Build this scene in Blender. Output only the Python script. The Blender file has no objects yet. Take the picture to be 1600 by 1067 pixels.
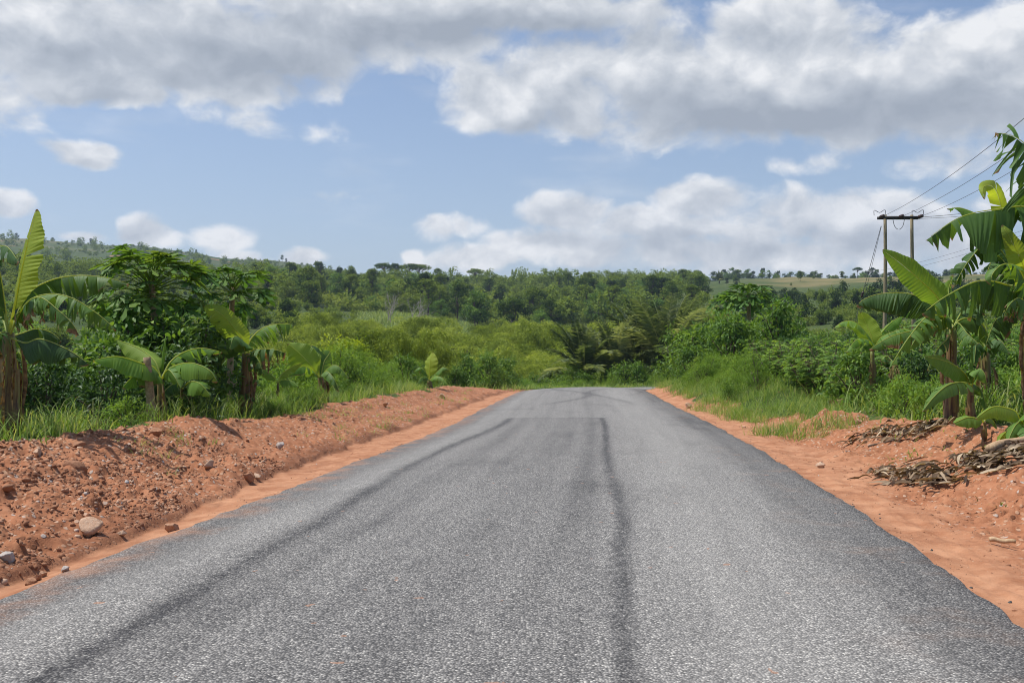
import bpy, math, random
import numpy as np
from mathutils import Vector
R = math.radians
rng = np.random.default_rng(11)
random.seed(5)
scene = bpy.context.scene
COL = scene.collection
F, HY, CH = 1556.0, 540.0, 1.7          # focal length in photo pixels, horizon row, eye height

def P(px, py, d):
    return np.array([(px-800)/F*d, d, CH-(py-HY)/F*d])

# ------------------------------------------------------------------ noise
def vnoise(x, y, seed=0):
    ix = np.floor(x).astype(np.int64); iy = np.floor(y).astype(np.int64)
    fx = x-ix; fy = y-iy
    fx = fx*fx*(3-2*fx); fy = fy*fy*(3-2*fy)
    def h(a, b):
        n = (a*374761393 + b*668265263 + seed*144269504) & 0xffffffff
        n = ((n ^ (n >> 13))*1274126177) & 0xffffffff
        n = n ^ (n >> 16)
        return (n & 0xffff)/65535.0
    return (h(ix, iy)*(1-fx)+h(ix+1, iy)*fx)*(1-fy)+(h(ix, iy+1)*(1-fx)+h(ix+1, iy+1)*fx)*fy
def fbm(x, y, o=4, seed=0):
    s = 0; a = .5; t = 0
    for k in range(o):
        s = s+a*vnoise(x*2**k+17.3*k, y*2**k-9.1*k, seed+k); t += a; a *= .5
    return s/t
def sst(a, b, x):
    t = np.clip((x-a)/(b-a), 0, 1); return t*t*(3-2*t)

# ------------------------------------------------------------------ road and terrain shape
W = 3.27
_cy = [-30, -10, 0, 6.7, 10.2, 13.6, 16.4, 21.2, 26.9, 37.1, 54.4, 62, 69, 74.5, 78, 80.5, 83, 88]
_cx = [-3.9, -1.9, -.86, -.17, .30, .65, .95, 1.45, 1.88, 2.55, 3.80, 4.75, 7.0, 10.6, 15.5, 24, 40, 80]
_cz = [.05, .03, .02, 0, -.04, -.088, -.14, -.23, -.33, -.48, -.77, -1.12, -1.42, -1.60, -1.72, -1.9, -2.2, -3]
def _catmull(pts, n):
    pts = np.array(pts, float); out = []
    p = np.vstack([2*pts[0]-pts[1], pts, 2*pts[-1]-pts[-2]])
    for i in range(1, len(p)-2):
        a, b, c, d = p[i-1], p[i], p[i+1], p[i+2]
        t = np.linspace(0, 1, n, endpoint=False)[:, None]
        out.append(.5*((2*b)+(-a+c)*t+(2*a-5*b+4*c-d)*t**2+(-a+3*b-3*c+d)*t**3))
    out.append(pts[-1:]); return np.vstack(out)
_cl = _catmull(np.c_[_cx, _cy, _cz], 24)
k_ = np.array([1, 4, 6, 4, 1])/16.
for _ in range(40):
    for c in range(3):
        _cl[2:-2, c] = np.convolve(_cl[:, c], k_, 'valid')
CLS = np.r_[0, np.cumsum(np.hypot(*np.diff(_cl[:, :2], axis=0).T))]
L_ = np.arange(0, CLS[-1], .25)
CLX = np.interp(L_, CLS, _cl[:, 0]); CLY = np.interp(L_, CLS, _cl[:, 1]); CLZ = np.interp(L_, CLS, _cl[:, 2])
TX = np.gradient(CLX); TY = np.gradient(CLY); _n = np.hypot(TX, TY); TX /= _n; TY /= _n
V0 = np.interp(0, CLY[:400], L_[:400])      # arclength at y = 0

def road_uv(x, y):
    """signed sideways distance from the centre line and height of the road beside each point"""
    x = np.asarray(x, float); y = np.asarray(y, float)
    u = np.full(x.shape, 99.0); z = np.zeros(x.shape)
    yy = np.clip(y, -29, 56)
    cx = np.interp(yy, CLY[:360], CLX[:360]); z = np.interp(yy, CLY[:360], CLZ[:360])
    u = (x-cx)*.995
    m = (y > 54) & (y < 125) & (x < 110) & (x > -50)
    if m.any():
        xs, ys = x[m], y[m]; uu = np.empty(xs.shape); zz = np.empty(xs.shape)
        sel = np.where(CLY > 45)[0][::3]
        for i in range(0, len(xs), 20000):
            dx = xs[i:i+20000, None]-CLX[sel]; dy = ys[i:i+20000, None]-CLY[sel]
            j = np.argmin(dx*dx+dy*dy, 1); r = np.arange(len(j))
            uu[i:i+20000] = np.sign(dx[r, j]*TY[sel][j]-dy[r, j]*TX[sel][j])*np.hypot(dx[r, j], dy[r, j])
            zz[i:i+20000] = CLZ[sel][j]
        u[m] = uu; z[m] = zz
    m2 = (y >= 125) | ((y > 54) & ~m)
    u[m2] = 99
    return u, z

TP = np.array([-600, 0, 200, 400, 600, 800, 1000, 1200, 1400, 1600, 2200.])
TD = np.array([50, 80, 120, 200, 300, 450, 700, 900, 1200, 1600, 2200, 3500, 7000.])
TZ = np.array([
 [.2, .1, 0, -.1, -.4, -.7, -.5, .9, 1.2, 1.5, 2],
 [-1, -2, -2.4, -3, -3, -2.6, -1.8, .6, 1.3, 2, 3],
 [-1, -3, -4, -4.4, -5, -5, -3.6, -.6, 1.2, 2.4, 4],
 [8, 8, 7, 5, 2.2, -1, -1, 2, 5, 6.5, 8],
 [20, 19, 17, 14, 10, 5, 5, 9, 13, 15, 17],
 [33, 32, 29, 25, 20.5, 17, 17, 22.5, 27, 29, 31],
 [56, 54, 51, 46, 43, 41, 43, 47.5, 49, 49.5, 51],
 [80, 78, 71, 62, 54, 50, 54, 61.5, 61, 61, 64],
 [132, 120, 110, 92, 74, 56, 55, 66, 68, 70, 74],
 [186, 172, 160, 136, 112, 62, 58, 66, 72, 76, 80],
 [160, 150, 140, 110, 90, 60, 58, 62, 66, 70, 74],
 [120, 110, 100, 90, 70, 60, 60, 60, 62, 64, 70],
 [60, 60, 60, 60, 60, 60, 60, 60, 60, 60, 60]], float)
def _grid_interp(px, d):
    lp = np.interp(px, TP, np.arange(len(TP))); ld = np.interp(np.log(d), np.log(TD), np.arange(len(TD)))
    i = np.clip(lp.astype(int), 0, len(TP)-2); j = np.clip(ld.astype(int), 0, len(TD)-2)
    a = lp-i; b = ld-j
    a = a*a*(3-2*a); b = .6*b+.4*b*b*(3-2*b)
    return (TZ[j, i]*(1-a)+TZ[j, i+1]*a)*(1-b)+(TZ[j+1, i]*(1-a)+TZ[j+1, i+1]*a)*b
def pxd(x, y):
    th = np.clip(np.arctan2(x, np.maximum(y, -1e9)), -.78, .78); r = np.hypot(x, y)
    return 800+F*np.tan(th), np.maximum(r*np.cos(th), .5)

def ground_full(x, y, detail=True):
    x = np.asarray(x, float); y = np.asarray(y, float)
    u, zr = road_uv(x, y)
    px, d = pxd(x, y)
    sl = -u-W; sr = u-W
    h = np.interp(y, [0, 8, 11.7, 20, 32, 46, 53, 60], [.68, .66, .62, .46, .46, .42, .28, .05])
    g = np.interp(y, [5, 7.5, 10, 12, 18, 30, 60], [.38, .45, .6, .76, 1.2, 1.15, .9])
    n1 = fbm(x*.9, y*.9, 3, 3)-.5
    n2 = fbm(x*.35, y*.35, 3, 8)-.5
    g = g+n1*.35
    bank = sst(0, 1, np.clip((sl-g)/(3.1-g), 0, 1))
    bank = .45*bank+.55*np.clip((sl-g)/(3.0-g), 0, 1)
    pl = -.05-.05*sst(0, g, sl)+bank*(h+.08+n2*.28)-.14*sst(3.2, 4.4, sl)-.3*sst(6, 14, sl)
    pl = pl+.07*sst(-.03, .05, sl-g)*(1-sst(.3, 1.2, sl-g))
    pl = np.where(sl < .0, -.06-.1*sst(0, .4, -sl), pl)
    br = .5*sst(1.0, 3.3, sr-n1*.8)+.45*sst(4, 12, sr)+.9*sst(12, 40, sr)
    br = br+.32*sst(.2, 1.6, sr-n1)*sst(26, 36, y)
    pr = -.04+br*(1+n2*.7)
    pr = np.where(sr < .0, -.06-.1*sst(0, .4, -sr), pr)
    side = np.where(u < 0, pl, pr)
    far = _grid_interp(px, np.clip(d, 50, 7000))
    roadside = 1-sst(2.5, 9, np.abs(u)-W)          # keep the road bed even after the far blend starts
    b = sst(46, 90, d)*(1-roadside)
    z = (zr+side)*(1-b)+far*b
    z = z+np.where(d > 90, (fbm(x/90, y/90, 4, 5)-.5)*np.clip((d-90)*.022, 0, 9), 0)
    if detail:
        m = (d < 75) & (np.abs(u) < 16)
        if m.any():
            xx, yy = x[m], y[m]
            sand = np.where(u[m] < 0, (1-sst(-.05, .3, sl[m]-g[m])), 1-sst(.8, 1.5, sr[m]-n1[m]*.8))
            rough = (1-sand)
            f = (fbm(xx*1.6, yy*1.6, 2, 21)-.5)*.15+(fbm(xx*5, yy*5, 2, 22)-.5)*.13+(vnoise(xx*14, yy*14, 23)-.5)*.06+np.maximum(vnoise(xx*9, yy*9, 29)-.62, 0)*.2+np.maximum(vnoise(xx*4.2, yy*4.2, 31)-.6, 0)*.16-np.maximum(fbm(xx*.7+yy*.2, yy*3.2-xx*1.2, 3, 33)-.55, 0)*.3
            f2 = (fbm(xx*1.2, yy*1.2, 3, 24)-.5)*.07+(fbm(xx*6, yy*4, 3, 27)-.5)*.045+np.where(u[m] > 0, (fbm(sr[m]*3.0+(yy*.12), yy*.35, 4, 35)-.5)*.13, 0)
            f = f*np.interp(yy, [8, 13, 20], [1, .75, .5])
            z[m] = z[m]+np.where((np.abs(u[m]) > W+.02), (f*rough+f2)*sst(0, .35, np.abs(u[m])-W), 0)
    return z, u, sl, sr, g, n1, px, d
def gz(x, y):
    return float(ground_full(np.array([x]), np.array([y]))[0][0])

# ------------------------------------------------------------------ mesh helper
class MB:
    def __init__(s): s.V = []; s.F = []; s.A = []; s.n = 0
    def add(s, V, Fc, tint=.5, brown=0., rib=0., t=0.):
        V = np.asarray(V, np.float32); k = len(V)
        s.V.append(V)
        A = np.empty((k, 4), np.float32)
        for c, a in enumerate((tint, brown, rib, t)): A[:, c] = a
        s.A.append(A)
        for f in (Fc if isinstance(Fc, (list, tuple)) and len(Fc) and isinstance(Fc[0], np.ndarray) else [np.asarray(Fc)]):
            s.F.append(f.astype(np.int64)+s.n)
        s.n += k
    def arrays(s): return np.vstack(s.V), s.F, np.vstack(s.A)
    def addmb(s, o, M=None, loc=(0, 0, 0), dt=0.):
        V, Fl, A = o.arrays()
        if M is not None: V = V@np.asarray(M, np.float32).T
        s.V.append((V+np.asarray(loc, np.float32)).astype(np.float32)); B = A.copy(); B[:, 0] += dt; s.A.append(B)
        for f in Fl: s.F.append(f+s.n)
        s.n += len(V)
    def mesh(s, name, mat, smooth=True):
        V, Fl, A = s.arrays()
        me = bpy.data.meshes.new(name)
        me.vertices.add(len(V)); me.vertices.foreach_set('co', V.ravel())
        idx = np.concatenate([f.ravel() for f in Fl]); tot = np.concatenate([np.full(len(f), f.shape[1]) for f in Fl])
        me.loops.add(len(idx)); me.loops.foreach_set('vertex_index', idx.astype(np.int32))
        me.polygons.add(len(tot)); me.polygons.foreach_set('loop_start', np.r_[0, np.cumsum(tot)[:-1]].astype(np.int32))
        me.update(calc_edges=True)
        for c, nm in enumerate(('tint', 'brown', 'rib', 'run')):
            if A[:, c].any():
                me.attributes.new(nm, 'FLOAT', 'POINT').data.foreach_set('value', np.ascontiguousarray(A[:, c]))
        if smooth: me.polygons.foreach_set('use_smooth', np.ones(len(tot), bool))
        if mat: me.materials.append(mat)
        return me
    def obj(s, name, mat, parent=None, smooth=True, label=None):
        return link(name, s.mesh(name, mat, smooth), parent, label)
def link(name, me, parent=None, label=None):
    o = bpy.data.objects.new(name, me); COL.objects.link(o)
    if parent: o.parent = parent
    if label: o['label'] = label
    return o
def tag(o, label=None, cat=None, group=None, kind=None):
    for k, v in (('label', label), ('category', cat), ('group', group), ('kind', kind)):
        if v: o[k] = v
    return o
def empty(name, loc, label, cat, group=None, rz=0, sc=1):
    o = bpy.data.objects.new(name, None); o.empty_display_size = .2; COL.objects.link(o)
    o.location = loc; o.rotation_euler = (0, 0, rz); o.scale = (sc,)*3 if np.isscalar(sc) else sc
    return tag(o, label, cat, group)

def nrm(v):
    return v/np.maximum(np.linalg.norm(v, axis=-1, keepdims=True), 1e-9)
def tube(mb, pts, rad, sides=8, **kw):
    pts = np.asarray(pts, float); n = len(pts); rad = np.broadcast_to(rad, (n,))
    T = nrm(np.gradient(pts, axis=0))
    ref = np.array([0, 0, 1.]) if abs(T[0, 2]) < .9 else np.array([1., 0, 0])
    S = nrm(np.cross(T, ref)); N = np.cross(S, T)
    a = np.linspace(0, 2*np.pi, sides, endpoint=False)
    V = pts[:, None]+rad[:, None, None]*(np.cos(a)[None, :, None]*S[:, None]+np.sin(a)[None, :, None]*N[:, None])
    i = np.arange(n-1)[:, None]*sides; j = np.arange(sides)[None]; j2 = (j+1) % sides
    q = np.stack([i+j, i+j2, i+sides+j2, i+sides+j], -1).reshape(-1, 4)
    V = np.vstack([V.reshape(-1, 3), pts[:1], pts[-1:]]); c0, c1 = n*sides, n*sides+1
    jj = np.arange(sides); j2 = (jj+1) % sides
    cap = np.vstack([np.c_[np.full(sides, c0), j2, jj], np.c_[np.full(sides, c1), (n-1)*sides+jj, (n-1)*sides+j2]])
    mb.add(V, [q, cap], **kw)
def box(mb, c, sx, sy, sz, rz=0, **kw):
    V = np.array([[x, y, z] for x in (-.5, .5) for y in (-.5, .5) for z in (-.5, .5)])*[sx, sy, sz]
    ca, sa = math.cos(rz), math.sin(rz)
    V = V@np.array([[ca, sa, 0], [-sa, ca, 0], [0, 0, 1]])+np.asarray(c)
    mb.add(V, np.array([[0, 1, 3, 2], [4, 6, 7, 5], [0, 4, 5, 1], [2, 3, 7, 6], [0, 2, 6, 4], [1, 5, 7, 3]]), **kw)

OVAL = (np.array([[0, 0, 0], [.3, .2, .05], [.68, .17, .04], [1, 0, -.1], [.68, -.17, .04], [.3, -.2, .05], [.5, 0, 0]]),
        np.array([[0, 6, 1], [1, 6, 2], [2, 6, 3], [3, 6, 4], [4, 6, 5], [5, 6, 0]]))
DIAM = (np.array([[0, 0, 0], [.42, .24, .07], [1, 0, -.06], [.42, -.24, .07]]), np.array([[0, 2, 1], [0, 3, 2]]))
LANCE = (np.array([[0, 0, 0], [.35, .09, .02], [1, 0, -.22], [.35, -.09, .02]]), np.array([[0, 2, 1], [0, 3, 2]]))
BLADE = (np.array([[0, .5, 0], [0, -.5, 0], [.45, .42, -.06], [.45, -.42, -.06], [.8, .3, -.26], [.8, -.3, -.26], [.98, 0, -.6]]),
         [np.array([[0, 1, 3, 2], [2, 3, 5, 4]]), np.array([[4, 5, 6]])])
def scatter(mb, tm, pos, axis, normal, size, tint, wid=1.):
    tv, tf = tm; n = len(pos)
    a = nrm(axis); b = nrm(np.cross(normal, a)); c = np.cross(a, b)
    size = np.broadcast_to(size, (n,))[:, None, None]
    wid = np.broadcast_to(wid, (n,))[:, None, None]
    V = pos[:, None]+size*(tv[None, :, 0:1]*a[:, None]+tv[None, :, 1:2]*wid*b[:, None]+tv[None, :, 2:3]*c[:, None])
    off = (np.arange(n)*len(tv))[:, None, None]
    fl = tf if isinstance(tf, list) else [tf]
    mb.add(V.reshape(-1, 3), [(off+f[None]).reshape(-1, f.shape[1]) for f in fl], tint=np.repeat(np.broadcast_to(tint, (n,)), len(tv)))
def rdir(n, rg): return nrm(rg.normal(size=(n, 3)))

# ------------------------------------------------------------------ materials
class NT:
    def __init__(s, tree): s.t = tree; s.n = tree.nodes; s.l = tree.links
    def new(s, typ, **kw):
        n = s.n.new(typ)
        for k, v in kw.items(): setattr(n, k, v)
        return n
    def put(s, sock, v):
        if isinstance(v, bpy.types.NodeSocket): s.l.new(v, sock)
        else:
            if hasattr(sock.default_value, '__len__') and not np.isscalar(v):
                v = tuple(v)
                if len(sock.default_value) == 4 and len(v) == 3: v = v+(1,)
            sock.default_value = v
    def m(s, op, a, b=0., c=0., clamp=False):
        n = s.new('ShaderNodeMath', operation=op, use_clamp=clamp)
        for i, v in enumerate((a, b, c)): s.put(n.inputs[i], v)
        return n.outputs[0]
    def mix(s, f, a, b, mode='MIX'):
        n = s.new('ShaderNodeMix', data_type='RGBA', blend_type=mode)
        s.put(n.inputs[0], f); s.put(n.inputs[6], a); s.put(n.inputs[7], b); return n.outputs[2]
    def attr(s, name): return s.new('ShaderNodeAttribute', attribute_name=name).outputs['Fac']
    def ss(s, a, b, x):
        n = s.new('ShaderNodeMapRange', interpolation_type='SMOOTHSTEP')
        s.put(n.inputs[0], x); n.inputs[1].default_value = a; n.inputs[2].default_value = b; return n.outputs[0]
    def noise(s, vec, scale, detail=3., rough=.55, dims='3D'):
        n = s.new('ShaderNodeTexNoise', noise_dimensions=dims)
        if vec is not None: s.put(n.inputs['Vector'], vec)
        n.inputs['Scale'].default_value = scale; n.inputs['Detail'].default_value = detail; n.inputs['Roughness'].default_value = rough
        return n.outputs[0]
    def voro(s, vec, scale, feature='F1', out='Distance'):
        n = s.new('ShaderNodeTexVoronoi', feature=feature, voronoi_dimensions='2D')
        s.put(n.inputs['Vector'], vec); n.inputs['Scale'].default_value = scale; return n.outputs[out]
    def sep(s, v):
        n = s.new('ShaderNodeSeparateXYZ'); s.put(n.inputs[0], v); return n.outputs
    def comb(s, x, y, z):
        n = s.new('ShaderNodeCombineXYZ')
        for i, v in enumerate((x, y, z)): s.put(n.inputs[i], v)
        return n.outputs[0]
    def ramp(s, f, stops):
        n = s.new('ShaderNodeValToRGB'); e = n.color_ramp.elements
        while len(e) < len(stops): e.new(.5)
        for x, (p, c) in zip(e, stops): x.position = p; x.color = tuple(c)+(1,)
        s.put(n.inputs[0], f); return n.outputs[0]
def newmat(name):
    m = bpy.data.materials.new(name); m.use_nodes = True; m.node_tree.nodes.clear()
    t = NT(m.node_tree); out = t.new('ShaderNodeOutputMaterial'); return m, t, out
def principled(t, out, col, rough=.6, spec=.4, bump=None, bs=.3, bd=.02):
    p = t.new('ShaderNodeBsdfPrincipled'); t.put(p.inputs['Base Color'], col); t.put(p.inputs['Roughness'], rough)
    p.inputs['Specular IOR Level'].default_value = spec
    if bump is not None:
        b = t.new('ShaderNodeBump'); b.inputs['Strength'].default_value = bs; b.inputs['Distance'].default_value = bd
        t.put(b.inputs['Height'], bump); t.l.new(b.outputs[0], p.inputs['Normal'])
    if out: t.l.new(p.outputs[0], out.inputs[0])
    return p
def leafmat(name, dark, mid, light, trans=.35, rough=.42, spec=.45, var=.25, glow=1.5):
    m, t, out = newmat(name)
    oi = t.new('ShaderNodeObjectInfo').outputs['Random']
    geo = t.new('ShaderNodeNewGeometry').outputs['Position']
    n = t.noise(geo, 3.0, 2)
    f = t.m('ADD', t.m('MULTIPLY_ADD', t.m('SUBTRACT', oi, .5), var, t.attr('tint')), t.m('MULTIPLY', t.m('SUBTRACT', n, .5), .3))
    col = t.ramp(f, [(0.05, dark), (.5, mid), (.95, light)])
    p = principled(t, None, col, rough, spec)
    tr = t.new('ShaderNodeBsdfTranslucent')
    t.put(tr.inputs[0], t.mix(1.0, col, (glow*1.1, glow*1.0, glow*.45), 'MULTIPLY'))
    mx = t.new('ShaderNodeMixShader'); mx.inputs[0].default_value = trans
    t.l.new(p.outputs[0], mx.inputs[1]); t.l.new(tr.outputs[0], mx.inputs[2]); t.l.new(mx.outputs[0], out.inputs[0])
    return m
def woodmat(name, a, b, scale=(6, 6, 1.2), rough=.8):
    m, t, out = newmat(name)
    co = t.new('ShaderNodeTexCoord').outputs['Object']
    mp = t.new('ShaderNodeMapping'); mp.inputs['Scale'].default_value = scale; t.l.new(co, mp.inputs[0])
    n = t.noise(mp.outputs[0], 3, 5, .65)
    principled(t, out, t.ramp(n, [(.3, a), (.7, b)]), rough, .25, n, .5, .01)
    return m

# banana leaf: mid-green with cross veins, pale rib, dry brown edges
def bananamat():
    m, t, out = newmat('banana_leaf')
    tint = t.attr('tint'); br = t.attr('brown'); rib = t.attr('rib'); run = t.attr('run')
    geo = t.new('ShaderNodeNewGeometry').outputs['Position']
    n = t.noise(geo, 5, 3)
    v = t.noise(t.comb(t.m('MULTIPLY', run, 90), t.m('MULTIPLY', n, .6), 0), 1.0, 3, .7)
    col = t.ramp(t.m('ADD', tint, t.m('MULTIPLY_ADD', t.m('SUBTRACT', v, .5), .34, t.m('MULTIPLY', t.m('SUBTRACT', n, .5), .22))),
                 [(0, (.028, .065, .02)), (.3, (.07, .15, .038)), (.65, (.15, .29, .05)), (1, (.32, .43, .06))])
    dry = t.ramp(t.noise(geo, 14, 3), [(.3, (.10, .055, .03)), (.7, (.34, .23, .13))])
    bm = t.ss(.42, .6, t.m('ADD', br, t.m('MULTIPLY', t.m('SUBTRACT', t.noise(geo, 9, 3), .5), .55)))
    col = t.mix(bm, col, dry)
    col = t.mix(rib, col, (.46, .54, .20))
    p = principled(t, None, col, t.m('MULTIPLY_ADD', bm, .3, .52), .28, v, .6, .015)
    tr = t.new('ShaderNodeBsdfTranslucent'); t.put(tr.inputs[0], t.mix(1.0, col, (1.75, 1.5, .55), 'MULTIPLY'))
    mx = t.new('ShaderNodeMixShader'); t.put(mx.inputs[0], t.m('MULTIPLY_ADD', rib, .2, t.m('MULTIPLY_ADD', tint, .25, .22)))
    t.l.new(p.outputs[0], mx.inputs[1]); t.l.new(tr.outputs[0], mx.inputs[2]); t.l.new(mx.outputs[0], out.inputs[0])
    return m
def stemmat():
    m, t, out = newmat('banana_stem')
    co = t.new('ShaderNodeTexCoord').outputs['Object']
    mp = t.new('ShaderNodeMapping'); mp.inputs['Scale'].default_value = (9, 9, .9); t.l.new(co, mp.inputs[0])
    n = t.noise(mp.outputs[0], 2.2, 5, .65)
    col = t.ramp(t.m('ADD', n, t.m('MULTIPLY', t.attr('tint'), .25)), [(.40, (.035, .02, .012)), (.54, (.12, .066, .03)), (.68, (.21, .145, .05)), (.84, (.18, .21, .05))])
    principled(t, out, col, .55, .4, n, .6, .02)
    return m
M = dict(
    banana=bananamat(), stem=stemmat(),
    broad=leafmat('broad_leaf', (.032, .075, .015), (.10, .20, .034), (.25, .38, .07), .38, .55, .3, .3),
    glossy=leafmat('glossy_dark_leaf', (.02, .05, .014), (.05, .115, .028), (.12, .22, .05), .3, .5, .35),
    weed=leafmat('weed_leaf', (.06, .12, .02), (.145, .265, .042), (.27, .39, .07), .4, .6, .25),
    cassava=leafmat('cassava_leaf', (.035, .085, .016), (.095, .195, .034), (.22, .34, .06), .38, .6, .25),
    papaya=leafmat('papaya_leaf', (.035, .09, .016), (.09, .20, .036), (.26, .36, .06), .36, .58, .25),
    grass=leafmat('grass_blade', (.055, .12, .022), (.15, .265, .046), (.35, .39, .15), .42, .6, .25),
    bamboo=leafmat('bamboo_leaf', (.10, .15, .022), (.22, .30, .05), (.38, .45, .10), .42, .65, .2, .75),
    palm=leafmat('palm_leaflet', (.05, .085, .038), (.165, .225, .10), (.38, .42, .25), .40, .42, .5),
    forest=leafmat('forest_leaf', (.018, .040, .010), (.052, .105, .020), (.18, .25, .045), .28, .8, .1, .95),
    scrub=leafmat('scrub_leaf', (.06, .105, .02), (.135, .205, .038), (.25, .31, .075), .33, .8, .1, .6),
    yellow=leafmat('yellow_green_leaf', (.12, .18, .015), (.25, .34, .03), (.36, .43, .05), .42, .6, .25),
    maize=leafmat('maize_leaf', (.09, .15, .04), (.18, .26, .08), (.32, .38, .17), .38, .6, .25),
    dry=leafmat('dry_leaf', (.055, .033, .02), (.22, .15, .09), (.52, .42, .29), .15, .7, .2, .3, 1.),
    trunk=woodmat('tree_bark', (.05, .035, .025), (.16, .12, .09)),
    pale=woodmat('pale_bark', (.30, .26, .21), (.5, .46, .4)),
    ptrunk=woodmat('papaya_trunk', (.17, .12, .07), (.42, .31, .18), (5, 5, 5)),
    pole=woodmat('weathered_pole', (.17, .14, .085), (.36, .30, .19)),
    steel=woodmat('dark_iron', (.02, .02, .02), (.06, .055, .05)),
    log=woodmat('cut_stem', (.30, .19, .10), (.58, .42, .26), (8, 8, 1)),
)
def plainmat(name, c, r=.5):
    m, t, o = newmat(name); principled(t, o, c, r); return m
M['ceramic'] = plainmat('brown_ceramic', (.05, .03, .025), .25)
M['wire'] = plainmat('aluminium_wire', (.09, .09, .095), .5)

def groundmat():
    m, t, out = newmat('red_earth_and_grass')
    co = t.new('ShaderNodeNewGeometry').outputs['Position']
    veg, straw, sand, damp = t.attr('veg'), t.attr('straw'), t.attr('sand'), t.attr('damp')
    n1 = t.noise(co, 1.1, 5, .6); n2 = t.noise(co, 9, 4, .65); n3 = t.noise(co, 60, 2, .6)
    dirt = t.ramp(t.m('MULTIPLY_ADD', n2, .6, t.m('MULTIPLY', n1, .4)), [(.3, (.17, .066, .031)), (.5, (.335, .143, .072)), (.72, (.44, .22, .122))])
    vc = t.new('ShaderNodeTexVoronoi'); vc.inputs['Scale'].default_value = 20; vc.inputs['Randomness'].default_value = 1
    wv = t.new('ShaderNodeVectorMath', operation='ADD'); t.l.new(co, wv.inputs[0])
    sc = t.new('ShaderNodeVectorMath', operation='SCALE'); t.l.new(t.new('ShaderNodeTexNoise').outputs[1], sc.inputs[0]); sc.inputs['Scale'].default_value = .06
    t.l.new(sc.outputs[0], wv.inputs[1]); t.l.new(wv.outputs[0], vc.inputs['Vector'])
    cs = t.sep(vc.outputs['Color'])
    stone = t.m('MULTIPLY', t.m('GREATER_THAN', cs[0], .60), t.ss(.62, .38, vc.outputs['Distance']))
    stone = t.m('MULTIPLY', stone, t.m('SUBTRACT', 1., t.m('MULTIPLY', sand, .93)))
    scol = t.ramp(cs[1], [(0, (.16, .065, .033)), (.45, (.35, .168, .09)), (.8, (.46, .29, .19)), (1, (.40, .35, .31))])
    dirt = t.mix(stone, dirt, scol)
    sandc = t.ramp(t.noise(co, 3.2, 5, .6), [(.3, (.31, .135, .068)), (.65, (.47, .25, .143))])
    wet = t.ss(.52, .64, t.noise(co, 1.5, 5, .65)); sandc = t.mix(t.m('MULTIPLY', wet, .55), sandc, (.22, .088, .043))
    dirt = t.mix(t.m('MULTIPLY', sand, .82), dirt, sandc)
    dirt = t.mix(t.m('MULTIPLY', damp, .55), dirt, (.11, .042, .022))
    g = t.ramp(t.noise(co, .06, 6, .65), [(.3, (.035, .06, .014)), (.55, (.065, .095, .024)), (.75, (.115, .12, .042))])
    g = t.mix(t.ss(.5, .66, t.noise(co, .55, 4, .7)), g, (.035, .062, .016))
    st = t.ramp(t.noise(co, .04, 5, .6), [(.35, (.10, .115, .036)), (.6, (.215, .175, .078))])
    g = t.mix(straw, g, st)
    vv = t.ss(.35, .65, t.m('ADD', veg, t.m('MULTIPLY', t.m('SUBTRACT', n2, .5), .5)))
    col = t.mix(vv, dirt, g)
    hgt = t.m('ADD', t.m('MULTIPLY', stone, .9), t.m('MULTIPLY_ADD', n3, .25, t.m('MULTIPLY', n2, .8)))
    principled(t, out, col, .9, .15, hgt, .55, .03)
    return m
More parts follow.
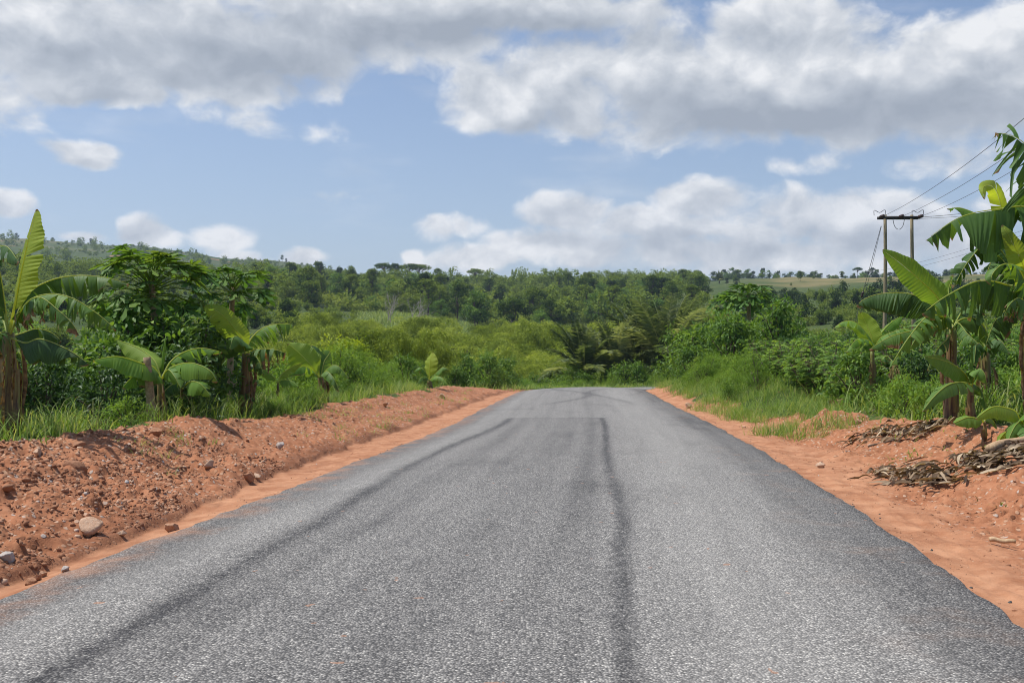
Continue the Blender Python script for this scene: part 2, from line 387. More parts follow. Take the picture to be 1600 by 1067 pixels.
def roadmat():
    m, t, out = newmat('chip_seal_asphalt')
    co = t.new('ShaderNodeNewGeometry').outputs['Position']
    u, v = t.attr('ru'), t.attr('rv')
    fl = t.comb(*[t.sep(co)[i] for i in (0, 1)], 0.)
    vo = t.new('ShaderNodeTexVoronoi', feature='F1', voronoi_dimensions='2D'); vo.inputs['Scale'].default_value = 64; t.l.new(fl, vo.inputs['Vector'])
    cs = t.sep(vo.outputs['Color'])
    base = t.ramp(cs[0], [(0, (.10, .10, .10)), (.3, (.19, .19, .19)), (.65, (.275, .274, .272)), (.9, (.37, .369, .362)), (1, (.58, .58, .56))])
    gap = t.ss(.30, .62, vo.outputs['Distance'])
    base = t.mix(t.m('MULTIPLY', gap, .7), base, (.05, .05, .051))
    fine = t.noise(co, 140, 2)
    base = t.mix(1.0, base, t.ramp(fine, [(.25, (.7,)*3), (.75, (1.25,)*3)]), 'MULTIPLY')
    # streaks along the road
    wob = t.m('MULTIPLY', t.m('SUBTRACT', t.noise(t.comb(0., t.m('MULTIPLY', v, .22), 0.), 1., 3), .5), .55)
    wob2 = t.m('MULTIPLY', t.m('SUBTRACT', t.noise(t.comb(4., t.m('MULTIPLY', v, .9), 0.), 1., 2), .5), .07)
    brk = t.noise(t.comb(t.m('MULTIPLY', u, 1.4), t.m('MULTIPLY', v, .35), 0.), 1.6, 4, .6)
    grain = t.m('SUBTRACT', t.noise(co, 9, 3, .7), .5)
    def band(c, w, amp, vmax=None):
        x = t.m('DIVIDE', t.m('SUBTRACT', t.m('ADD', u, t.m('MULTIPLY_ADD', wob, .12, t.m('MULTIPLY_ADD', grain, .10, wob2))), c), w)
        g = t.m('EXPONENT', t.m('MULTIPLY', t.m('MULTIPLY', x, x), -1.))
        g = t.m('MULTIPLY', g, amp)
        if vmax: g = t.m('MULTIPLY', g, t.ss(vmax+.4, vmax-.4, v))
        return g
    SE = 27.6
    c1 = t.m('MULTIPLY_ADD', t.ss(6, 15, v), -.28, -1.98); c1 = t.m('MULTIPLY_ADD', t.ss(17, 27, v), .3, c1)
    c2 = t.m('MULTIPLY_ADD', t.ss(5, 20, v), -.36, .92)
    dk = band(c1, .12, .8, SE)
    for b in (band(c2, .085, .85, SE), band(-1.55, .16, .28, SE), band(t.m('SUBTRACT', c2, .28), .12, .25, SE), band(-.35, .3, .22, SE), band(.25, .14, .16), band(-.9, .12, .14)):
        dk = t.m('ADD', dk, b)
    inner = t.m('MULTIPLY', t.m('MULTIPLY', t.ss(-2.2, -1.8, u), t.ss(.8, .5, u)), t.ss(SE+.3, SE-.3, t.m('MULTIPLY_ADD', grain, 1.2, v)))
    dk = t.m('ADD', dk, t.m('MULTIPLY', inner, .14))
    seam = t.m('MULTIPLY', t.ss(.28, .05, t.m('ABSOLUTE', t.m('SUBTRACT', v, SE))), t.m('MULTIPLY', t.ss(-2.1, -1.7, u), t.ss(1., .5, u)))
    dk = t.m('ADD', dk, t.m('MULTIPLY', seam, .22))
    # dark wandering tar lines on the far crest
    for (cc, am, ph) in ((-.55, .9, 0.), (1.1, .7, 2.2)):
        cx = t.m('MULTIPLY_ADD', t.m('SINE', t.m('MULTIPLY_ADD', v, .33, ph)), am, cc)
        x = t.m('DIVIDE', t.m('SUBTRACT', t.m('ADD', u, wob2), cx), .2)
        g = t.m('MULTIPLY', t.m('EXPONENT', t.m('MULTIPLY', t.m('MULTIPLY', x, x), -1.)), t.m('MULTIPLY', t.ss(34, 37, v), .5))
        dk = t.m('ADD', dk, g)
    trk = t.noise(t.comb(t.m('MULTIPLY_ADD', wob, .3, t.m('MULTIPLY', u, 4.2)), t.m('MULTIPLY', v, .13), 7.), 1., 5, .6)
    dk = t.m('ADD', dk, t.m('MULTIPLY', t.m('SUBTRACT', trk, .42, clamp=True), 1.0))
    dk = t.m('MULTIPLY', dk, t.m('MULTIPLY_ADD', cs[1], .9, .55))
    dk = t.m('MULTIPLY', dk, t.m('MULTIPLY_ADD', grain, 1.7, t.m('MULTIPLY_ADD', brk, .9, .5)))
    edge = t.ss(2.2, 3.0, t.m('ADD', t.m('ABSOLUTE', t.m('ADD', u, .1)), t.m('MULTIPLY', t.m('SUBTRACT', brk, .5), .9)))
    dk = t.m('ADD', dk, t.m('MULTIPLY', edge, .5))
    blot = t.ss(.52, .75, t.noise(t.comb(t.m('MULTIPLY', u, 1.), t.m('MULTIPLY', v, .45), 3.), .8, 4, .6))
    dk = t.m('ADD', dk, t.m('MULTIPLY', blot, .28))
    base = t.mix(t.m('MULTIPLY', dk, .85, clamp=True), base, t.mix(1., base, (.20, .20, .215), 'MULTIPLY'))
    # paler polished lanes and dusty outer strip
    lane = t.m('ADD', band(-2.6, .28, .8), t.m('ADD', band(1.65, .6, .95), band(2.5, .25, .3)))
    lane = t.m('MULTIPLY', lane, t.m('MULTIPLY_ADD', brk, .8, .4))
    base = t.mix(t.m('MULTIPLY', lane, .2, clamp=True), base, (.42, .42, .41))
    dust = t.m('MULTIPLY', t.ss(2.0, 3.1, u), t.ss(.5, .8, t.noise(co, 1.3, 4, .6)))
    base = t.mix(t.m('MULTIPLY', dust, .35), base, (.34, .22, .15))
    dl = t.m('MULTIPLY', t.ss(-2.7, -3.2, t.m('MULTIPLY_ADD', grain, .5, u)), t.ss(.4, .7, t.noise(co, 1.7, 4, .6)))
    spk = t.m('GREATER_THAN', t.noise(co, 6.5, 2, .5), .745)
    base = t.mix(t.m('MULTIPLY', t.m('MAXIMUM', dl, spk), .5), base, (.36, .18, .10))
    hgt = t.m('ADD', t.m('SUBTRACT', 1., t.ss(.1, .6, vo.outputs['Distance'])), t.m('MULTIPLY', cs[2], .8))
    principled(t, out, t.mix(1., base, (1.17, 1.13, 1.065), 'MULTIPLY'), .66, .3, hgt, .5, .01)
    return m
def rockmat():
    m, t, out = newmat('weathered_stone')
    co = t.new('ShaderNodeTexCoord').outputs['Object']; oi = t.new('ShaderNodeObjectInfo').outputs['Random']
    n = t.noise(co, 7, 5, .65)
    f = t.m('ADD', t.attr('tint'), t.m('MULTIPLY', t.m('SUBTRACT', n, .5), .6))
    col = t.ramp(f, [(.1, (.20, .085, .045)), (.45, (.40, .21, .12)), (.7, (.52, .36, .25)), (.95, (.43, .41, .39))])
    principled(t, out, col, .85, .2, n, .6, .02)
    return m
M['ground'] = groundmat(); M['road'] = roadmat(); M['rock'] = rockmat()

# ------------------------------------------------------------------ ground sheet
def build_ground():
    th = np.r_[np.linspace(-math.pi, -.72, 90, endpoint=False), np.linspace(-.72, .72, 1150), np.linspace(.72, math.pi, 91)[1:-1]]
    r = np.exp(np.r_[np.linspace(math.log(1.2), math.log(75), 900, endpoint=False), np.linspace(math.log(75), math.log(2050), 360)])
    nt, nr = len(th), len(r)
    X = (r[:, None]*np.sin(th)[None]).ravel(); Y = (r[:, None]*np.cos(th)[None]).ravel()
    z, u, sl, sr, g, n1, px, d = ground_full(X, Y)
    vn = fbm(X*.8, Y*.8, 3, 41)-.5
    vl = sst(2.9, 3.7, sl+vn*1.6)
    thr = np.interp(Y, [8, 16, 20, 24, 30, 45], [5.0, 3.9, 3.3, 2.2, 1.5, 1.3])
    vr = sst(-.4, .5, sr+vn*1.8-thr)
    veg = np.where(u < 0, vl, vr)
    veg = np.where(d > 60, np.maximum(veg, sst(60, 75, d)*sst(.3, 1.2, np.abs(u)-W)), veg)
    pat = fbm(X/60, Y/60, 4, 77)
    veg = np.where((d > 900) & (px < 420), 1-.6*sst(.66, .72, pat), veg)
    straw = sst(1120, 1260, px)*sst(520, 600, d)*(1-sst(820, 950, d))*(.35+.65*sst(.40, .55, fbm(X/70, Y/45, 3, 50)))
    straw = np.maximum(straw, .55*sst(1000, 1500, d)*(1-sst(200, 600, px))*sst(.42, .62, fbm(X/120, Y/160, 3, 51)))
    sand = np.where(u < 0, (1-sst(-.1, .12, sl-g)), 1-sst(.7, 1.35, sr-n1*.9-.25*np.sin(Y*.5)))
    damp = np.where(u < 0, np.exp(-((sl-g-.1)/.16)**2), np.exp(-((sr+.02)/.14)**2))*sst(.35, .6, fbm(X*.7, Y*.7, 3, 60))
    i = np.arange(nr-1)[:, None]*nt; j = np.arange(nt)[None]; j2 = (j+1) % nt
    q = np.stack([i+j, i+nt+j, i+nt+j2, i+j2], -1).reshape(-1, 4)
    mb = MB(); mb.add(np.c_[X, Y, z], q[:, ::-1])
    o = mb.obj('ground', M['ground'])
    me = o.data
    for nm, a in (('veg', veg), ('straw', straw), ('sand', sand), ('damp', damp)):
        me.attributes.new(nm, 'FLOAT', 'POINT').data.foreach_set('value', np.ascontiguousarray(a, np.float32))
    tag(o, 'red earth verges and green hillsides either side of the road', kind='structure')
build_ground()

def build_road():
    # rows along the centre line, columns across it
    rows = np.r_[np.arange(2, V0+30, .12), np.arange(V0+30, L_[-1]-1, .3)]
    uu = np.r_[-W-.07, -W-.03, np.linspace(-W, W, 45), W+.03, W+.07]
    cx, cy, cz = (np.interp(rows, L_, a) for a in (CLX, CLY, CLZ)); tx = np.interp(rows, L_, TX); ty = np.interp(rows, L_, TY)
    rag = np.stack([(fbm(rows*1.1, rows*0+k*9, 6, 70+k)-.5)*.16+(vnoise(rows*5.5, rows*0+k, 71)-.5)*.05 for k in (0, 1)])
    U = np.broadcast_to(uu, (len(rows), len(uu))).copy()
    k = sst(W-.9, W, np.abs(U))
    U = U+k*np.where(U < 0, rag[0][:, None], rag[1][:, None])
    Z = cz[:, None]+(.05+.16*sst(32, 50, cy))[:, None]*(1-(np.clip((U-.6)/(W+.6), -1, 1))**2)
    Z[:, [0, -1]] -= .09; Z[:, [1, -2]] -= .03
    Z += (fbm(U*.8+50, rows[:, None]*.5+0*U, 2, 90)-.5)*.02
    X = cx[:, None]+U*ty[:, None]; Y = cy[:, None]-U*tx[:, None]
    n, w = U.shape
    i = np.arange(n-1)[:, None]*w; j = np.arange(w-1)[None]
    q = np.stack([i+j, i+j+1, i+w+j+1, i+w+j], -1).reshape(-1, 4)
    mb = MB(); mb.add(np.stack([X, Y, Z], -1).reshape(-1, 3), q)
    o = mb.obj('road', M['road'])
    for nm, a in (('ru', U), ('rv', np.broadcast_to((rows-V0)[:, None], U.shape))):
        o.data.attributes.new(nm, 'FLOAT', 'POINT').data.foreach_set('value', np.ascontiguousarray(a, np.float32).ravel())
    tag(o, 'grey chip sealed road running straight to a crest', kind='structure')
build_road()

# ------------------------------------------------------------------ banana plants
def banana_leaf(pts, w, normal=(0, 0, 1), a0=.15, curl=.5, sag=.25, tear=.5, tint=.4, brown=0., skip=None, petiole=.12, seed=0, edgebrown=0., asym=(1., 1.)):
    """One torn leaf blade hung on its midrib. pts: midrib from stalk to tip, w: half width, a0: how far each half folds down."""
    rg = np.random.default_rng(seed+1000)
    c = _catmull(pts, 16); L = np.r_[0, np.cumsum(np.linalg.norm(np.diff(c, axis=0), axis=1))]
    NS = 60
    t = np.linspace(0, 1, NS); c = np.stack([np.interp(t*L[-1], L, c[:, k]) for k in range(3)], 1)
    T = nrm(np.gradient(c, axis=0)); S = nrm(np.cross(T, np.asarray(normal, float))); N = np.cross(S, T)
    s_ = np.clip((t-petiole)/(1-petiole), 0, 1)
    prof = np.clip(s_/.2, 0, 1)**.7*np.clip((1.01-s_)/.45, 0, 1)**.65
    prof = np.where(t < petiole, 0, prof)
    mb = MB()
    fr = np.array([.03, .3, .6, .85, 1.])
    for side, am in zip((-1, 1), asym):
        if am <= 0: continue
        cuts = [petiole]
        while cuts[-1] < 1: cuts.append(cuts[-1]+(rg.exponential(.10/max(tear, .05))+.02 if tear > 0 else 1))
        cuts[-1] = 1.
        for a, b in zip(cuts[:-1], cuts[1:]):
            if b-a < .008: continue
            tt = np.linspace(a, b, max(4, int((b-a)*150)))
            base = np.stack([np.interp(tt, t, c[:, k]) for k in range(3)], 1)
            Ti, Si, Ni = (nrm(np.stack([np.interp(tt, t, q[:, k]) for k in range(3)], 1)) for q in (T, S, N))
            ww = np.interp(tt, t, prof)*w*am*(1+rg.normal()*.05*tear)
            da = rg.normal()*.20*tear; fwd = .28+rg.normal()*.05
            gap = min(.85, rg.uniform(.0, .55)*tear**1.5)
            mid = (a+b)/2; rows = []
            for f in fr:
                ang = a0+da+curl*f
                ang = ang+.05*np.sin(tt*33+side)*f+.022*np.sin(tt*2*np.pi*29+side+seed)*min(1, f*1.6)
                off = (np.cos(ang)[:, None]*side*Si-np.sin(ang)[:, None]*Ni)*(ww*f)[:, None]
                off = off+Ti*(ww*f*fwd)[:, None]
                pinch = ((mid-tt)*gap*f*L[-1])[:, None]*Ti
                p = base+off+pinch; p[:, 2] -= sag*ww*f*f*(1+da)
                rows.append(p)
            V = np.stack(rows, 1); n, k = len(tt), len(fr)
            i = np.arange(n-1)[:, None]*k; j = np.arange(k-1)[None]
            q = np.stack([i+j, i+j+1, i+k+j+1, i+k+j], -1).reshape(-1, 4)
            if side > 0: q = q[:, ::-1]
            tipb = np.clip((tt-.93)*9, 0, .6)[:, None]+(np.clip(rg.normal()*.4+.12, 0, .7)*fr[None]**5 if tear > .4 else 0)
            br = np.clip(brown+tipb+edgebrown*(fr**2)[None]+rg.normal()*.08*(brown > 0), 0, 1)
            mb.add(V.reshape(-1, 3), q, tint=np.clip(tint+rg.normal()*.04, 0, 1), brown=np.broadcast_to(br, (n, k)).ravel(), t=np.repeat(tt, k))
    m = t <= .97
    rr = np.interp(t[m], [0, petiole, .5, 1], [.026, .019, .011, .004])*min(1, .35+w*1.6)
    tube(mb, c[m]+N[m]*.004, rr, 6, tint=tint, brown=brown*.8, rib=.9)
    return mb
def arch(crown, az, length, rise, droop, petang=0):
    """an arching midrib: leaves the crown at angle `rise` and bends down"""
    out = []; e = rise; p = np.array(crown, float); n = 7
    for i in range(n):
        out.append(p.copy())
        p = p+length/(n-1)*np.array([math.cos(e)*math.cos(az), math.cos(e)*math.sin(az), math.sin(e)]); e -= droop/(n-1)*(.5+1.0*i/(n-1))
    return out
def banana(px, s_off, d, label, leaves, top=(None, None), rad=.10, side=-1, auto=(), spear=None, dead=0, seed=0, group='banana plants along the verges', zoff=0., blade=1.):
    """Trunk foot at photo column px and depth d; leaf midribs are given as (column, row, metres nearer or farther)."""
    X = (px-800)/F*d; z0 = gz(X, d)-.05+zoff
    foot = np.array([X, d, z0])
    crown = P(top[0], top[1], d) if top[0] is not None else foot+[0, 0, top[1]]
    if crown[2] < z0+.25: crown[2] = z0+.25
    root = empty('banana_plant', foot, label, 'banana plant', group)
    rel = lambda p: np.asarray(p)-foot
    rg = np.random.default_rng(seed)
    mb = MB(); h = crown-foot
    k = 14; tt = np.linspace(0, 1, k)
    pts = np.array([h*t+np.array([math.sin(t*3.+seed)*.02, 0, 0]) for t in tt])
    rr = rad*np.interp(tt, [0, .08, .5, 1], [1.25, 1.1, .9, .55])*(1+rg.normal(size=k)*.03)
    tube(mb, pts, rr, 14, tint=np.repeat(tt, 14).tolist()+[0, 1])
    # overlapping sheath flaps round the stem
    for q in range(7):
        t0 = rg.uniform(.05, .75); a = rg.uniform(0, 6.28); ln = rg.uniform(.15, .3)
        ii = np.linspace(t0, min(t0+ln, 1), 6); cen = np.array([h*i for i in ii]); r_ = rad*np.interp(ii, [0, .08, .5, 1], [1.25, 1.1, .9, .55])*1.10+np.linspace(.0, .018, 6)
        aa = a+np.linspace(-.55, .55, 5); V = cen[:, None]+r_[:, None, None]*np.stack([np.cos(aa), np.sin(aa), 0*aa], -1)[None]
        i = np.arange(5)[:, None]*5; j = np.arange(4)[None]
        mb.add(V.reshape(-1, 3), np.stack([i+j, i+j+1, i+6, i+5], -1).reshape(-1, 4) if False else np.stack([i+j, i+j+1, i+j+6, i+j+5], -1).reshape(-1, 4), tint=rg.uniform(0, 1))
    mb.obj('pseudostem', M['stem'], root)
    kk = 0
    for lf in leaves:
        lf = dict(lf); pts = [rel(P(a, b, d+c)) for a, b, c in lf.pop('p')]
        lab = lf.pop('label', None)
        kw = dict(seed=seed*50+kk); kw.update(lf); kk += 1
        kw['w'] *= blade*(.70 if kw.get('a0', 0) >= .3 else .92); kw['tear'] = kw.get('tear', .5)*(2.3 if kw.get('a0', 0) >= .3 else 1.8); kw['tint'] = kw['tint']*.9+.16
        banana_leaf([rel(crown)*.96]+pts if not kw.pop('free', False) else pts, **kw).obj('leaf', M['banana'], root, label=lab)
    for (az, ln, rise, dr, w, ti, bro) in auto:
        kk += 1
        banana_leaf(arch(rel(crown), az, ln, rise, dr), w, a0=.25, curl=.5, sag=.3, tear=.7, tint=ti, brown=bro, seed=seed*50+kk).obj('leaf', M['banana'], root)
    for q in range(dead):
        az = rg.uniform(0, 6.28); kk += 1
        p0 = rel(crown)*rg.uniform(.75, .95); a = np.array([math.cos(az), math.sin(az), 0])
        ln = rg.uniform(.45, .8)*np.linalg.norm(h)
        pp = [p0, p0+a*(rad*.6+.05), p0+a*(rad+.05)-[0, 0, ln*.4], p0+a*(rad+.03)-[0, 0, ln*.75], p0+a*(rad+.05)-[0, 0, ln]]
        banana_leaf(pp, .065, normal=-a, a0=.4, curl=1.2, sag=.2, tear=1.2, tint=.2, brown=1., petiole=.1, seed=seed*50+kk).obj('dead_leaf', M['banana'], root, label='dry brown leaf hanging down the stem')
    if spear:
        mb = MB(); a, b = [rel(P(x, y, d)) for x, y in spear]
        tube(mb, [a+(b-a)*t for t in np.linspace(0, 1, 6)], [.028, .03, .028, .022, .014, .004], 8, tint=.75)
        mb.obj('spear_leaf', M['banana'], root, label='new leaf still rolled into a pale spear')
    return root

UP = (0, 0, 1)
FR = (0, -1, .15)         # blade facing the road
banana(8, 0, 13.9, 'tall banana plant with one upright glowing yellow-green leaf', [
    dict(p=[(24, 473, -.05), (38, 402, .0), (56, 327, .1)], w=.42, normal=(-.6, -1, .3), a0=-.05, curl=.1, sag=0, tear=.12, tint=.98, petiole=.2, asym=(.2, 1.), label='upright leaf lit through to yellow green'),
    dict(p=[(40, 465, .2), (72, 441, .4), (117, 431, .4), (165, 434, .3), (201, 444, .3)], w=.38, a0=.75, curl=.5, sag=.35, tear=.6, tint=.25),
    dict(p=[(40, 476, -.3), (74, 460, -.5), (112, 466, -.6), (150, 489, -.6), (182, 516, -.6)], w=.37, a0=.6, curl=.5, sag=.3, tear=.75, tint=.32),
    dict(p=[(38, 478, -.5), (62, 465, -.8), (92, 486, -1.), (112, 505, -1.), (124, 524, -1.)], w=.32, a0=.8, curl=.6, sag=.3, tear=1.1, tint=.3, brown=.22, edgebrown=.5, label='leaf with a scorched brown lower edge'),
    dict(p=[(36, 520, .4), (57, 514, .6), (80, 520, .7), (96, 533, .7)], w=.28, a0=.8, curl=.5, sag=.3, tear=.4, tint=.1),
    dict(p=[(40, 536, -.3), (64, 530, -.5), (107, 547, -.7), (140, 570, -.7)], w=.33, a0=.85, curl=.4, sag=.3, tear=.4, tint=.08),
    dict(p=[(0, 430, -.2), (-14, 395, -.3), (8, 385, -.9), (30, 410, -1.3)], w=.3, a0=.5, curl=.6, sag=.3, tear=.7, tint=.15, free=False),
    dict(p=[(0, 470, 0), (-30, 425, -.1), (-80, 405, -.2), (-130, 430, -.2)], w=.35, a0=.5, curl=.5, sag=.3, tear=.6, tint=.3),
    dict(p=[(-2, 490, .3), (-40, 470, .6), (-90, 500, .8), (-120, 540, .8)], w=.34, a0=.6, curl=.5, sag=.3, tear=.7, tint=.25),
    dict(p=[(2, 520, -.3), (-16, 540, -.6), (-30, 590, -.7)], w=.26, a0=.6, curl=.7, sag=.3, tear=.8, tint=.15, brown=.2, edgebrown=.3),
    ], top=(14, 520), rad=.155, seed=1, dead=7)
banana(255, 0, 18., 'banana plant with five broad low leaves and a rolled spear beside the bare tan trunk', [
    dict(p=[(243, 566, .1), (223, 548, .3), (200, 537, .4), (182, 531, .4)], w=.30, normal=(0, -.6, 1), a0=.3, curl=.3, sag=.1, tear=.15, tint=.72),
    dict(p=[(240, 574, -.4), (222, 568, -.8), (184, 557, -1.1), (145, 563, -1.2)], w=.30, normal=(0, -.4, 1), a0=.55, curl=.3, sag=.2, tear=.15, tint=.6),
    dict(p=[(240, 582, -.5), (222, 582, -.7), (205, 591, -.8), (191, 606, -.8)], w=.24, normal=(0, -.5, 1), a0=.4, curl=.4, sag=.2, tear=.2, tint=.5, edgebrown=.35),
    dict(p=[(266, 566, .2), (288, 550, .4), (315, 544, .5), (347, 550, .5)], w=.30, normal=(0, -.4, 1), a0=.6, curl=.4, sag=.25, tear=.6, tint=.5),
    dict(p=[(268, 574, -.4), (298, 567, -.8), (326, 578, -1.), (340, 597, -1.)], w=.28, normal=(0, -.5, 1), a0=.45, curl=.4, sag=.2, tear=.2, tint=.5),
    dict(p=[(262, 578, -.5), (272, 587, -.8), (283, 607, -.9)], w=.22, normal=(-.6, -.7, .6), a0=.4, curl=.4, sag=.1, tear=.4, tint=.45),
    ], blade=1.3, top=(252, 590), rad=.085, spear=((253, 580), (259, 524)), seed=2, dead=2)
banana(286, 0, 18.6, 'stunted banana sucker whose droopy leaf nearly touches the grass beside a bigger plant', [
    dict(p=[(296, 597, -.3), (312, 599, -.6), (329, 618, -.7)], w=.26, normal=(0, -.7, .8), a0=.4, curl=.3, sag=.1, tear=.4, tint=.48),
    dict(p=[(278, 598, -.2), (262, 606, -.4), (252, 622, -.5)], w=.2, normal=(0, -.7, .8), a0=.4, curl=.3, sag=.1, tear=.3, tint=.2),
    ], blade=1.3, top=(286, 606), rad=.06, seed=3)
banana(383, 0, 22., 'banana plant with a bright leaf pointing up in front of the thin papaya trunk', [
    dict(p=[(377, 528, -.2), (353, 498, -.4), (335, 484, -.5), (318, 478, -.5)], w=.25, normal=(-.2, -1, .5), a0=.1, curl=.2, sag=.05, tear=.12, tint=.78, asym=(1, .7)),
    dict(p=[(378, 532, -.5), (366, 526, -.9), (359, 545, -1.1)], w=.26, normal=(0, -.7, .8), a0=.3, curl=.4, sag=.1, tear=.1, tint=.35),
    dict(p=[(392, 530, .1), (412, 512, .3), (437, 506, .4), (459, 508, .4)], w=.37, a0=.65, curl=.4, sag=.3, tear=.7, tint=.45),
    dict(p=[(372, 541, .3), (350, 539, .5), (327, 545, .6)], w=.24, a0=.6, curl=.4, sag=.3, tear=.4, tint=.2),
    dict(p=[(393, 548, -.1), (413, 545, -.3), (432, 547, -.4), (447, 552, -.4)], w=.34, a0=.8, curl=.5, sag=.3, tear=1.0, tint=.2, brown=.3, edgebrown=.35, label='browned leaf hanging in strips'),
    dict(p=[(392, 556, -.3), (402, 560, -.5), (412, 585, -.6)], w=.24, a0=.6, curl=.6, sag=.3, tear=.8, tint=.25),
    ], blade=1.4, top=(384, 552), rad=.13, spear=((385, 540), (385, 500)), seed=4, dead=4)
banana(434, 0, 24.5, 'slim banana sapling with three pale leaves between two larger banana plants', [
    dict(p=[(428, 590, -.1), (414, 579, -.2), (398, 576, -.3)], w=.22, normal=(0, -.6, .8), a0=.3, curl=.3, sag=.1, tear=.1, tint=.72),
    dict(p=[(440, 586, .1), (455, 574, .2), (472, 567, .2)], w=.2, normal=(0, -.6, .8), a0=.3, curl=.3, sag=.1, tear=.15, tint=.75),
    dict(p=[(441, 594, -.2), (454, 595, -.4), (466, 604, -.5)], w=.2, normal=(0, -.6, .8), a0=.4, curl=.3, sag=.1, tear=.15, tint=.5),
    ], top=(433, 597), rad=.045, seed=5)
banana(508, 0, 27., 'short banana plant whose upper leaves stand stiffly at the edge of the dug earth', [
    dict(p=[(487, 572, -.2), (468, 552, -.3), (450, 537, -.3)], w=.42, normal=(-.2, -1, .6), a0=.1, curl=.2, sag=.05, tear=.15, tint=.72),
    dict(p=[(494, 565, .4), (491, 550, .6), (486, 540, .7)], w=.36, normal=(.4, -1, .1), a0=.1, curl=.2, sag=.05, tear=.1, tint=.12),
    dict(p=[(497, 568, 0), (497, 560, 0), (496, 552, .1)], w=.14, normal=(1, -.5, 0), a0=.1, curl=.2, sag=0, tear=0, tint=.85),
    dict(p=[(506, 566, .1), (512, 556, .2), (516, 550, .3)], w=.32, normal=(.6, -.8, .1), a0=.2, curl=.2, sag=0, tear=.2, tint=.3),
    dict(p=[(480, 574, -.6), (462, 576, -.9), (446, 590, -1.)], w=.28, a0=.5, curl=.4, sag=.2, tear=.4, tint=.55),
    dict(p=[(514, 574, -.4), (528, 572, -.6), (545, 590, -.7)], w=.3, a0=.5, curl=.4, sag=.2, tear=.5, tint=.35),
    dict(p=[(510, 580, -.5), (522, 592, -.8), (530, 612, -.8)], w=.24, a0=.5, curl=.4, sag=.2, tear=.5, tint=.3),
    ], top=(500, 590), rad=.13, seed=6, dead=4)
banana(495, 0, 26.2, 'knee-high banana sucker with one glowing leaf at the lip of the red bank', [
    dict(p=[(499, 633, -.1), (506, 629, -.1), (500, 622, -.2)], w=.13, normal=(.5, -1, .2), a0=.1, curl=.2, sag=0, tear=0, tint=1.),
    dict(p=[(490, 633, -.2), (482, 631, -.3), (474, 636, -.4)], w=.12, a0=.3, curl=.3, sag=.1, tear=.1, tint=.55),
    dict(p=[(497, 635, -.3), (501, 636, -.5), (505, 642, -.6)], w=.12, a0=.3, curl=.3, sag=.1, tear=.1, tint=.5),
    ], top=(494, 638), rad=.035, seed=7)
banana(672, 0, 44., 'small banana plant with one bright upright leaf near the far end of the red bank', [
    dict(p=[(671, 578, 0), (672, 565, 0), (676, 551, .1)], w=.42, normal=(-.7, -1, .2), a0=.1, curl=.2, sag=0, tear=.1, tint=.9),
    dict(p=[(682, 582, -.3), (692, 574, -.5), (702, 578, -.6)], w=.3, a0=.5, curl=.4, sag=.2, tear=.3, tint=.4),
    dict(p=[(664, 580, -.2), (655, 574, -.3), (646, 582, -.3)], w=.3, a0=.5, curl=.4, sag=.2, tear=.4, tint=.35),
    dict(p=[(680, 588, -.7), (690, 590, -1.), (699, 600, -1.2)], w=.26, a0=.5, curl=.4, sag=.2, tear=.3, tint=.5),
    dict(p=[(664, 588, -.6), (656, 592, -.9), (650, 604, -1.)], w=.26, a0=.5, curl=.4, sag=.2, tear=.3, tint=.3),
    ], top=(671, 594), rad=.12, seed=8)
# --- the verge on the other side
banana(1487, 0, 17.1, 'big banana plant on the red bank with torn leaves and one bright upright', [
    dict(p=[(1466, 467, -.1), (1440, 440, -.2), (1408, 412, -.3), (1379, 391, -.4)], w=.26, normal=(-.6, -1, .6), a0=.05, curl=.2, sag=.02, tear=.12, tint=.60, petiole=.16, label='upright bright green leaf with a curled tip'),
    dict(p=[(1452, 474, .2), (1420, 459, .3), (1378, 459, .4), (1352, 467, .4), (1338, 478, .4)], w=.46, a0=.95, curl=.45, sag=.3, tear=.35, tint=.06),
    dict(p=[(1479, 493, -.5), (1463, 494, -.9), (1443, 511, -1.2), (1421, 546, -1.3)], w=.30, normal=(-.5, -.5, .8), a0=.5, curl=.4, sag=.2, tear=.6, tint=.33),
    dict(p=[(1476, 497, -.7), (1450, 494, -1.2), (1425, 521, -1.5), (1405, 550, -1.6), (1389, 577, -1.6)], w=.33, normal=(-.4, -.6, .7), a0=.4, curl=.4, sag=.25, tear=.8, tint=.36),
    dict(p=[(1468, 510, .1), (1430, 516, 0), (1392, 526, -.1), (1358, 546, -.2)], w=.27, a0=.6, curl=.5, sag=.3, tear=.4, tint=.25, edgebrown=.3, brown=.12),
    dict(p=[(1500, 500, .2), (1522, 498, .4), (1540, 516, .5), (1549, 545, .5)], w=.28, a0=.5, curl=.5, sag=.3, tear=.6, tint=.3),
    dict(p=[(1497, 505, -.4), (1512, 522, -.8), (1530, 538, -1.)], w=.22, a0=.5, curl=.5, sag=.3, tear=.6, tint=.3),
    dict(p=[(1490, 480, .6), (1482, 455, .9), (1490, 430, 1.)], w=.2, normal=(.3, -1, .2), a0=.2, curl=.3, sag=.1, tear=.3, tint=.55),
    dict(p=[(1480, 530, -.2), (1466, 545, -.4), (1448, 580, -.4)], w=.2, a0=.6, curl=.7, sag=.3, tear=.9, tint=.2, brown=.25),
    dict(p=[(1500, 492, .4), (1516, 470, .6), (1540, 470, .7), (1566, 492, .7)], w=.34, a0=.6, curl=.4, sag=.3, tear=.9, tint=.22),
    dict(p=[(1478, 505, .6), (1462, 500, .9), (1446, 516, 1.), (1436, 548, 1.)], w=.3, a0=.6, curl=.4, sag=.3, tear=.9, tint=.12),
    ], top=(1487, 510), rad=.1, seed=11, dead=3)
